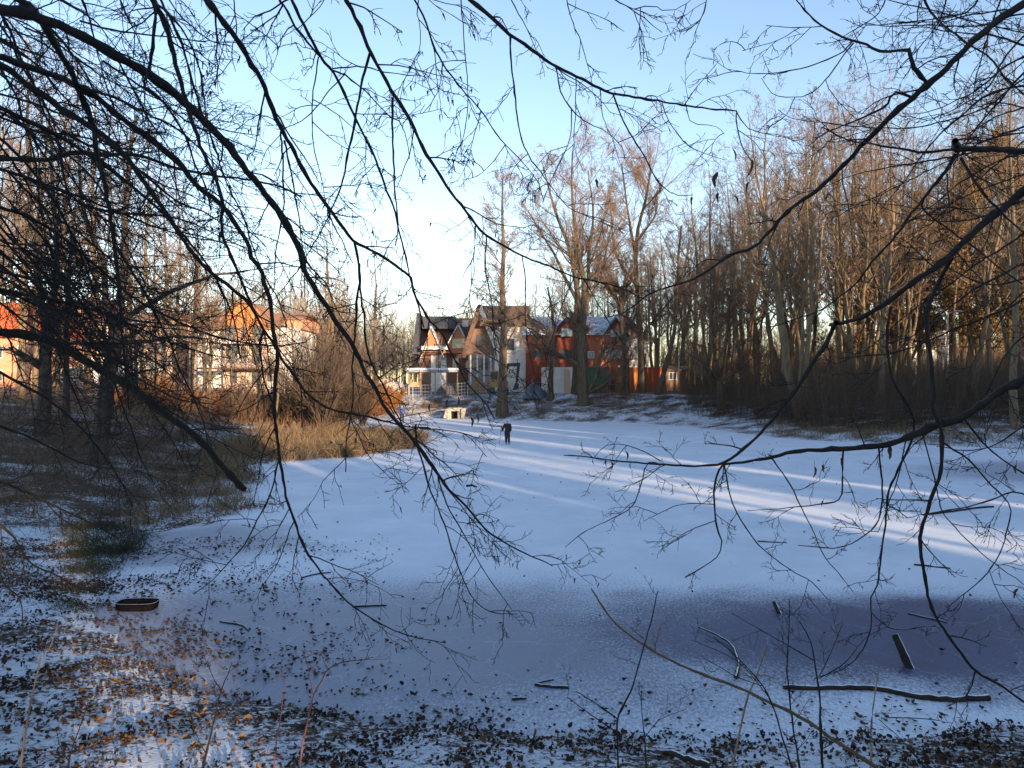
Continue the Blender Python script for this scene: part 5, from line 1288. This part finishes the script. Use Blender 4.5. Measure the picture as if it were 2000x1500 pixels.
# --- tree overhead, behind the camera
TT = fg_tree('lime_tree', 'overhanging bare tree whose long branches drop from the top edge', (-2.3, -1.9), .3, 9.0)
TOPL = (-2.3, -1.9, 9.8)
TOP = [
 ("392,-25 405,0 425,28 450,60 468,85 490,125 510,155 525,192 540,230 552,258 575,298 598,342 617,372 650,417 670,447 692,472 720,485 750,502 775,520 800,540 806,560 812,580 824,600 838,624 866,656 876,680 890,706 900,726 910,744 930,768 950,790 966,818", 13, 2.2, 3.0, 4.4, .55,
   [("692,472 700,512 702,550 697,587 695,625 692,672 687,725 690,745 690,770 685,812 676,862 675,922", 6, 2, 3.5, 3.9), ("702,515 704,545 705,575 712,625 712,650 722,700 740,737 755,765 767,795 782,822 800,850 820,872 850,915 875,955 910,1000 960,1060 1000,1095", 5, 1.5, 3.6, 4.4),
    ("548,258 551,288 554,350 554,395 545,460 537,510 537,557 530,575", 4, 2, 3.2, 3.4), ("555,275 575,370 582,412 587,450 592,510 596,580", 4, 2, 3.2, 3.5),
    ("838,624 835,650 826,690 800,720 770,745", 3, 1.2, 3.9, 4.1), ("890,706 920,730 950,760 1000,790 1020,815", 3, 1.2, 4.1, 4.3), ("812,830 815,870 824,900 838,950 852,985 870,1030 885,1080 905,1130 925,1170 960,1195 1010,1200", 4.5, 1.5, 4.0, 4.3)]),
 ("540,-20 547,0 562,22 575,48 590,70 625,110 640,128", 6, 4, 3.0, 3.2, .5, [("572,45 555,10 540,30 500,58 468,82", 4, 2, 3.05, 3.15), ("575,48 553,70 540,110 528,140", 3, 1.3, 3.05, 3.2)]),
 ("562,-22 570,0 580,22 598,60 615,90 632,120 650,140 665,165 682,202 698,238 715,270 732,308 745,342 755,372 760,382 772,415 777,442 787,482 795,515 802,548 815,590 828,640", 7, 3, 3.1, 3.9, .6,
   [("650,134 680,132 715,131 745,140 785,145 830,151", 3.5, 1.4, 3.2, 3.5), ("652,138 672,146 660,160 640,180 618,210 590,235 565,247 540,253", 3.5, 1.5, 3.2, 3.3), ("672,144 690,160 715,178 735,202 762,228 782,240 795,275 800,310", 3.5, 1.4, 3.2, 3.5), ("622,112 616,150 611,190 610,230 611,270 618,310 630,360 640,420 648,470", 3, 1.4, 3.2, 3.4)]),
 ("668,-22 677,0 692,28 708,62 722,100 745,142 768,182 790,215 808,250 825,288 845,320 862,345 880,375 900,400 930,440 951,460 990,484 1032,505 1080,523 1122,541 1155,547 1203,559 1245,578 1272,590", 10, 2.2, 3.1, 4.3, .5,
   [("722,105 710,150 698,208 688,265 678,305 670,352 647,410 627,452 610,480 595,510 585,560", 6, 2, 3.3, 3.6), ("767,190 767,230 766,265 769,325 772,375 775,400 777,442 772,480", 5, 2.5, 3.4, 3.7), ("808,255 800,300 785,340 775,368", 3, 1.5, 3.5, 3.6),
    ("928,442 927,484 921,511 906,535 902,555", 3.5, 1.5, 3.8, 3.9), ("950,460 948,532 960,583 963,640 970,700 985,745", 3.5, 1.5, 3.9, 4.1), ("1020,502 1026,550 1026,625 1034,690 1044,730", 3, 1.5, 4.0, 4.2), ("1140,545 1164,586 1185,622 1210,660 1235,690", 3, 1.4, 4.1, 4.4), ("1122,541 1100,590 1085,640 1070,690 1068,740 1090,790", 2.5, 1.3, 4.1, 4.3)]),
 ("908,-12 918,0 945,21 972,46 999,70 1029,90 1056,110 1086,130 1125,148 1170,172 1200,183 1260,193 1335,205 1395,214 1437,216 1438,240 1449,285 1470,318", 9, 2, 3.3, 4.3, .5,
   [("997,72 999,126 1005,180 1010,225 1017,267 1035,309 1056,336 1080,369 1110,405 1149,423 1200,444", 4, 1.6, 3.5, 3.9), ("1086,132 1095,177 1116,213 1149,240 1185,258 1215,288 1220,310", 3, 1.4, 3.6, 3.9), ("1116,213 1116,255 1107,288 1095,315 1074,357 1060,395", 2.5, 1.3, 3.7, 3.8),
    ("1197,183 1212,222 1230,261 1254,297 1272,330 1281,351 1305,373 1326,382 1353,380", 4, 1.6, 3.8, 4.2), ("1125,150 1123,228 1122,288 1140,336", 2.2, 1.2, 3.7, 3.8), ("1172,174 1176,216 1188,261", 2.2, 1.2, 3.8, 3.9), ("1293,201 1305,234 1326,264 1353,290 1416,312", 2.5, 1.2, 4.0, 4.2), ("1340,206 1352,240 1395,245 1415,262", 2.2, 1.1, 4.1, 4.2), ("1438,218 1460,250 1500,262 1540,270", 2.5, 1.1, 4.2, 4.3)]),
 ("800,-22 810,0 830,38 848,90 865,125 900,172 915,189 939,216 969,261 990,285 1014,309 1047,351 1062,390", 4.5, 1.6, 3.1, 3.8, .7, [("864,124 860,160 854,182 838,206 825,222", 2.2, 1.2, 3.3, 3.4), ("987,283 960,320 930,345 902,352", 2.2, 1.1, 3.6, 3.7)]),
 ("895,-20 900,0 906,87 913,168 912,228 900,291", 3, 1.4, 3.2, 3.6, .7, []),
 ("1185,-18 1200,0 1227,15 1260,37 1275,51 1293,63", 3, 1.4, 3.4, 3.7, .4, [("1239,18 1275,10 1296,22 1320,18 1350,0", 2.5, 1.2, 3.5, 3.6)]),
 ("1384,-18 1380,0 1374,27 1353,54 1323,62 1311,54", 2.6, 1.2, 3.6, 3.8, .35, []),
 ("290,-25 305,12 318,38 330,75 338,108 350,150 358,180 370,225 385,265 398,300 415,335 425,360 435,400 432,440 440,475 455,510 472,550 487,585 497,612 515,645 507,665 510,700 515,737 527,775 535,797 537,840", 12, 3, 3.0, 4.2, .9, [("515,645 525,700 530,760", 4, 2, 4.0, 4.1)]),
 ("297,-20 297,0 303,20 302,50 297,100 290,140 280,163 300,182 312,192 338,225 358,258 370,285 380,320 400,360 412,410", 8, 3, 3.1, 3.8, .8, []),
 ("300,-15 307,8 328,25 342,58 358,95 370,140 388,200 405,250 420,290 440,350 450,375 472,415 485,455 500,500 520,545 545,590 560,640", 6, 2, 3.2, 4.2, .9, []),
 ("318,8 325,22 350,50 375,92 390,135 400,200 402,240 412,300 425,350", 5, 2, 3.3, 3.8, .8, []),
 ("325,-15 332,0 350,28 380,55 410,80 455,90", 4, 2, 3.1, 3.3, .9, []),
 ("150,-20 165,10 178,50 190,100 205,160 225,220", 5, 2, 3.1, 3.6, 1.4, []), ("225,-20 240,12 262,60 285,110 305,160", 4, 1.8, 3.1, 3.5, 1.4, []),
 ("455,-18 458,20 463,60 452,100 460,140", 3, 1.5, 3.0, 3.2, 1.4, []), ("985,-18 1005,10 1025,50 1045,80", 3, 1.4, 3.3, 3.5, .8, []), ("820,-18 815,20 822,70 818,110", 2.6, 1.3, 3.2, 3.3, .8, []), ("1105,-15 1112,20 1120,45 1125,68", 2.4, 1.2, 3.3, 3.5, .5, []),
]
for i, (s, a, c, e, f, dn, sub) in enumerate(TOP):
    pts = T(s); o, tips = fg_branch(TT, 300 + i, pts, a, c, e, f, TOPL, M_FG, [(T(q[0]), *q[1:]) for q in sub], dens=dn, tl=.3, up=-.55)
    if i in (0, 3, 5, 9, 16): hanging(TT, tips, 55, fr, .028, 'seeds', o)
for px, py, d, s in ((1431, 292, 4.3, .07), (1467, 312, 4.35, .11), (1402, 336, 4.2, .1), (1402, 377, 4.2, .055), (1463, 356, 4.3, .06), (1434, 382, 4.25, .06), (1352, 385, 4.2, .05), (1165, 350, 4.0, .05), (920, 815, 4.4, .06), (931, 812, 4.4, .05), (840, 790, 4.2, .05), (894, 775, 4.3, .07), (875, 780, 4.3, .05)):
    withered_leaf(TT, px, py, d, s, fr)

# --- tree on the right
TR = fg_tree('lime_tree', 'bare tree reaching in from the right edge with long angular branches', (5.4, 2.2), .28, 7.5)
def lead_r(pt, d): return (5.4, 2.2, at(2060, pt[1], d)[2] + .3)
RIGHT = [
 ("2030,-12 2000,6 1955,36 1910,72 1874,108 1844,138 1811,165 1781,192 1745,222 1715,252 1679,288 1658,312 1628,342 1595,372 1556,399 1529,423 1505,450 1470,484 1425,499 1386,526 1350,547 1275,571 1245,592 1215,612 1180,622", 17, 2, 3.6, 4.4, .45,
   [("1811,164 1787,135 1780,120 1772,98 1733,102 1712,98 1694,88 1664,80 1637,68 1607,51 1580,30 1556,0 1548,-12", 9, 2.5, 3.75, 3.7), ("1664,81 1646,102 1622,114 1580,129 1544,138 1490,144 1421,136", 3.4, 1.3, 3.72, 3.7), ("1667,84 1643,114 1622,144 1595,174 1568,188 1520,189 1499,171 1488,153", 3.4, 1.3, 3.72, 3.7),
    ("1607,51 1562,54 1496,50", 2.2, 1.2, 3.7, 3.7), ("1562,54 1520,78 1451,99", 2, 1.1, 3.7, 3.7), ("1781,190 1745,180 1733,204 1709,219 1661,240 1610,261 1575,290", 6, 1.6, 3.8, 3.95), ("1712,250 1660,246 1610,240 1550,232 1520,215", 3, 1.3, 3.85, 4.0), ("1645,330 1646,358 1655,395 1662,440", 3, 1.4, 4.0, 4.1), ("1529,423 1515,445 1500,480 1492,530", 3, 1.4, 4.2, 4.3)]),
 ("2045,297 2000,296 1940,291 1871,291", 15, 14, 3.4, 3.5, .2, [("1871,292 1868,284 1866,275", 19, 13, 3.5, 3.5), ("1871,292 1805,297 1760,291 1694,280 1664,276 1607,249", 6, 2.5, 3.5, 3.7), ("1866,300 1844,339 1814,375 1784,411 1760,447 1740,472 1707,507 1675,550 1630,587 1600,607 1557,622 1500,640", 7, 2, 3.5, 4.0),
    ("1877,309 1895,339 1916,372 1940,399 1970,429 2000,455", 7, 4, 3.5, 3.4), ("1872,300 1850,330 1800,400 1850,445 1900,482 1950,520 1997,555", 4.5, 3, 3.5, 3.6), ("1864,305 1830,312 1790,318 1720,330 1660,345 1600,370", 4, 1.5, 3.5, 3.8), ("1850,340 1852,380 1856,420 1862,470", 3, 1.5, 3.5, 3.6)]),
 ("2045,342 2000,372 1962,405 1940,420 1912,445 1882,472 1850,505 1800,540 1765,565 1730,592 1700,610 1675,622 1650,630 1620,635", 18, 8, 3.7, 4.2, .35, []),
 ("1634,630 1627,640 1620,660 1600,690 1582,717 1562,750 1527,795 1496,835 1460,871 1410,905 1370,910 1289,907 1208,901 1145,892 1100,889", 10, 2, 4.2, 4.6, .55, []),
 ("2050,702 2000,741 1955,763 1887,811 1820,835 1775,853 1730,869 1685,874 1617,878 1550,883 1482,898 1415,907", 22, 5, 3.7, 4.6, .4,
   [("1883,817 1910,853 1946,889 2000,925", 5, 3, 3.9, 3.9), ("1802,845 1824,930 1838,993 1865,1029 1910,1074 1955,1110 2000,1141", 3.2, 1.6, 4.0, 4.0), ("1505,890 1514,905 1541,943 1568,997 1590,1042 1608,1083 1640,1123 1667,1157", 3.4, 1.4, 4.4, 4.5), ("1647,880 1645,930 1640,975 1604,984 1527,993 1460,997", 4, 1.4, 4.3, 4.4), ("1716,872 1723,952 1719,1006 1698,1038 1640,1069 1559,1065", 4.5, 1.6, 4.2, 4.3), ("1770,856 1755,930 1735,985 1715,1040", 3, 1.5, 4.1, 4.2)]),
 ("1415,907 1406,915 1397,943 1395,988 1401,1033 1410,1060 1401,1087 1379,1103 1338,1128", 4.5, 1.8, 4.6, 4.7, .5, [("1395,985 1334,984 1289,1002 1257,1018", 2.2, 1.1, 4.6, 4.7), ("1399,1016 1343,1038 1294,1072", 2.2, 1.1, 4.6, 4.7)]),
 ("1415,907 1422,948 1433,988 1455,1029 1482,1065 1500,1081 1550,1117 1586,1137 1617,1171", 3.6, 1.5, 4.6, 4.7, .6, []),
 ("1289,907 1264,905 1253,943 1235,988 1199,1011 1136,1042 1104,1069", 3, 1.4, 4.6, 4.8, .5, []),
 ("1290,900 1250,878 1210,868 1180,872 1160,895", 2.4, 1.2, 4.6, 4.7, .5, []),
 ("1857,505 1835,550 1812,600 1810,637 1815,675 1820,725 1825,775 1820,800 1838,840 1838,916 1820,970 1797,1051 1806,1123 1818,1182 1842,1227 1874,1272 1905,1310 1955,1339 2000,1371 2030,1388", 10, 5, 3.9, 4.5, .3,
   [("1905,1310 1898,1340 1880,1365 1850,1380", 4, 2, 4.4, 4.4), ("1838,862 1892,898 1932,943 1973,988 1968,1029 1955,1074 1932,1114 1896,1150 1851,1186", 4.2, 1.6, 4.2, 4.3), ("1932,1114 1950,1160 1975,1200 2000,1232", 2, 1.3, 4.3, 4.3)]),
 ("1740,600 1732,650 1735,700 1742,737 1762,775 1784,817 1780,862 1752,921 1735,961 1730,1020 1723,1065 1714,1141 1701,1168 1701,1222 1685,1267 1653,1303 1590,1326", 7, 1.8, 4.2, 4.7, .4, [("1701,1195 1720,1215 1750,1230 1790,1228", 2.4, 1.2, 4.6, 4.6)]),
 ("2030,560 1990,590 1930,618 1870,640 1800,672 1740,690 1680,695 1640,700", 5, 1.8, 4.0, 4.4, .7, []),
 ("2030,430 1980,470 1900,520 1850,560 1790,600 1740,640", 5, 2, 3.8, 4.2, .8, []),
 ("2030,812 1985,842 1940,870 1890,880 1830,872", 4, 1.6, 4.0, 4.2, .8, []),
 ("2030,985 1985,960 1940,975 1890,990 1830,1000 1770,1012", 4, 1.4, 4.1, 4.3, .9, []),
 ("2030,110 1990,150 1950,200 1915,240 1880,290", 5, 2, 3.6, 3.9, 1.0, []), ("2030,200 1985,215 1940,230 1890,262 1850,260", 4, 1.8, 3.7, 3.9, 1.1, []),
 ("1920,-18 1895,20 1862,30 1820,38 1760,45 1690,50", 4, 1.5, 3.6, 3.8, 1.3, []), ("1960,-18 1940,40 1920,100 1905,160 1895,220", 4, 1.7, 3.6, 3.8, 1.2, []), ("1800,-18 1815,20 1850,55 1890,85 1935,115 1970,160 2000,185", 5, 3, 3.6, 3.5, .9, []),
 ("1735,-18 1720,20 1690,45 1650,70 1620,90", 3, 1.3, 3.6, 3.8, 1.2, []), ("1850,-18 1840,30 1810,75 1780,110 1750,140", 3.4, 1.4, 3.6, 3.8, 1.2, []), ("2030,40 1995,75 1960,115 1930,170 1870,210 1800,240", 4.5, 1.6, 3.7, 4.0, 1.1, []),
 ("2030,258 1980,262 1930,272 1880,300 1800,340 1720,380 1640,410", 4, 1.5, 3.8, 4.2, 1.0, []), ("2030,640 1995,660 1960,700 1930,760 1900,800", 4.5, 2, 4.0, 4.2, .7, []),
]
for i, (s, a, c, e, f, dn, sub) in enumerate(RIGHT):
    pts = T(s); ld = lead_r(pts[0], e) if pts[0][0] > 2000 else ((3.6, 1.2, 8.2) if pts[0][1] < 0 else None)
    o, tips = fg_branch(TR, 500 + i, pts, a, c, e, f, ld, M_FG, [(T(q[0]), *q[1:]) for q in sub], dens=dn, tl=.26, up=-.25)
for i in range(17):
    y0 = fr.uniform(-60, 560); x0 = 2025; a0 = fr.uniform(-.35, .75); pts = [(x0, y0)]; ang = a0; st_ = fr.uniform(36, 56); nst = int(fr.integers(5, 10))
    for k in range(nst):
        ang = min(1.2, max(-.5, ang + fr.normal() * .16 + .02)); pts.append((pts[-1][0] - math.cos(ang) * st_, pts[-1][1] + math.sin(ang) * st_))
    e = fr.uniform(3.7, 5.2)
    fg_branch(TR, 600 + i, pts, fr.uniform(3, 5.5), 1.3, e, e + fr.uniform(0, .7), lead_r(pts[0], e), dens=.75, tl=.3, up=-.3)
for px, py, d, s in ((1185, 898, 4.6, .05), (1222, 882, 4.6, .06), (1193, 902, 4.6, .05), (1232, 905, 4.6, .04), (1645, 894, 4.3, .05), (1737, 872, 4.2, .075), (1590, 912, 4.4, .07), (1608, 908, 4.4, .05), (1608, 978, 4.3, .035), (1158, 898, 4.6, .035), (1985, 908, 4.0, .05), (1988, 1150, 4.2, .06)):
    withered_leaf(TR, px, py, d, s, fr)

# --- saplings and stems growing on the near bank
def sapling(label, cat, pts_list, d, m, seed, name='sapling', dens=.5, tl=.2):
    rng = np.random.default_rng(seed)
    p0 = at(*pts_list[0][0][0], d); x, y = p0[0], p0[1]; z = h1(x, y)
    b = tag(empty(name, (x, y, z)), label, cat)
    w = None
    for i, (pts, a, c) in enumerate(pts_list):
        ww, _, P, R = branch_wood(np.random.default_rng(seed * 13 + i), pts, a, c, d, d + (.25 if i else .35), None, dens=dens, tl=tl, up=.3, tw=.0014)
        if i == 0:
            drop = P[0][2] - z + .12; dv = P[0] - P[3]
            hz = np.clip(dv[:2] / max(.05, abs(dv[2])) * drop, -.35, .35)
            q = np.linspace(P[0] + np.array([hz[0], hz[1], -drop]), P[0], 4); ww.add(q[None], np.full((1, 4), R[0]), 6)
        if w is None: w = ww
        else: w.b += ww.b
    link('stem', w.mesh('stem', m, (x, y, z)), b)
sapling('long arching brown stem across the lower right corner', 'sapling', [(T("1712,1500 1625,1442 1575,1407 1500,1370 1435,1340 1370,1316 1295,1282 1225,1237 1187,1200 1155,1149"), 9, 3), (T("1255,1246 1242,1234 1231,1226"), 3, 2)], 5.2, M_STEM_BROWN, 701, dens=.12)
sapling('grey upright forked sapling left of the arching stem', 'sapling', [(T("1207,1500 1207,1405 1232,1350 1250,1290 1270,1220 1285,1154"), 5, 2), (T("1207,1405 1165,1375 1125,1350"), 3, 1.5), (T("1205,1430 1160,1400 1108,1362"), 3, 1.5)], 5.2, M_FG, 702, dens=.35)
sapling('dark sapling with spreading bare fork before the bare ice', 'sapling', [(T("1607,1500 1603,1420 1600,1350 1592,1300 1585,1260 1572,1230 1560,1212"), 6, 2), (T("1600,1325 1650,1295 1692,1245 1730,1225"), 2.5, 1.2), (T("1600,1320 1620,1280 1645,1220"), 2.5, 1.2), (T("1590,1290 1520,1250 1430,1198"), 2.5, 1.2)], 5.0, M_FG, 703, dens=.35)
sapling('thin twiggy sapling standing straight beside the spreading one', 'sapling', [(T("1562,1500 1553,1450 1545,1390 1539,1330 1537,1300 1541,1235 1542,1170"), 4.5, 1.6)], 5.4, M_FG, 704, dens=1.3, tl=.22)
sapling('leaning dark sapling bending left over the dead branch', 'sapling', [(T("1547,1500 1528,1440 1510,1380 1490,1340 1460,1305 1425,1270 1395,1245"), 4.5, 1.6), (T("1490,1340 1440,1322 1370,1282"), 2, 1.1), (T("1500,1360 1450,1300 1400,1270 1350,1250"), 2, 1.1)], 5.1, M_FG, 705, dens=.5)
sapling('pale dry weed stalk right of the saplings', 'weed stalk', [(T("1702,1490 1701,1440 1703,1400 1710,1350 1717,1305"), 4, 2.5)], 5.2, M_STEM_PALE, 706, 'weed_stalk', dens=.1)
sapling('short pale dry stalk between the saplings', 'weed stalk', [(T("1455,1380 1465,1350 1480,1315 1497,1262"), 4, 3)], 5.6, M_STEM_PALE, 707, 'weed_stalk', dens=.05)
sapling('small twiggy shoot left of the arching stem', 'sapling', [(T("1262,1500 1260,1450 1257,1420 1253,1380 1254,1340"), 4, 1.5), (T("1260,1440 1290,1405 1340,1385"), 2, 1.1)], 5.6, M_FG, 708, dens=.9)
sapling('red-stemmed forked shoot on the near shore', 'sapling', [(T("586,1500 588,1468 600,1410 612,1360 626,1332 640,1308 672,1292 700,1290 728,1284"), 5, 1.6), (T("612,1360 605,1325 600,1296 590,1270"), 2.5, 1.2), (T("640,1308 632,1290 628,1275"), 2, 1.2)], 5.2, M_STEM_RED, 709, dens=.3)
sapling('dark shoot left of the red-stemmed one', 'sapling', [(T("397,1500 405,1460 420,1400 432,1348 445,1318 452,1295"), 5, 1.6), (T("432,1348 415,1320 405,1290"), 2.2, 1.2)], 4.8, M_FG, 710, dens=.7)
sapling('thin dark shoot in the lower left corner', 'sapling', [(T("132,1500 140,1465 152,1430 165,1395 172,1372"), 4, 1.5)], 4.6, M_FG, 711, dens=.8)
sapling('pale bent weed stalk in the lower left corner', 'weed stalk', [(T("40,1500 50,1430 60,1370 72,1320 80,1280"), 5, 2.5)], 4.6, M_STEM_PALE, 712, 'weed_stalk', dens=.1)
sapling('slim russet shoot between the dark and the red-stemmed ones', 'sapling', [(T("535,1500 540,1450 548,1400 556,1340"), 3, 1.3)], 5.0, M_STEM_RED, 713, dens=.5)
sapling('thin leaning twig near the bottom right corner', 'sapling', [(T("1800,1490 1770,1455 1745,1430 1716,1405"), 3, 1.5)], 5.5, M_FG, 714, dens=.6)
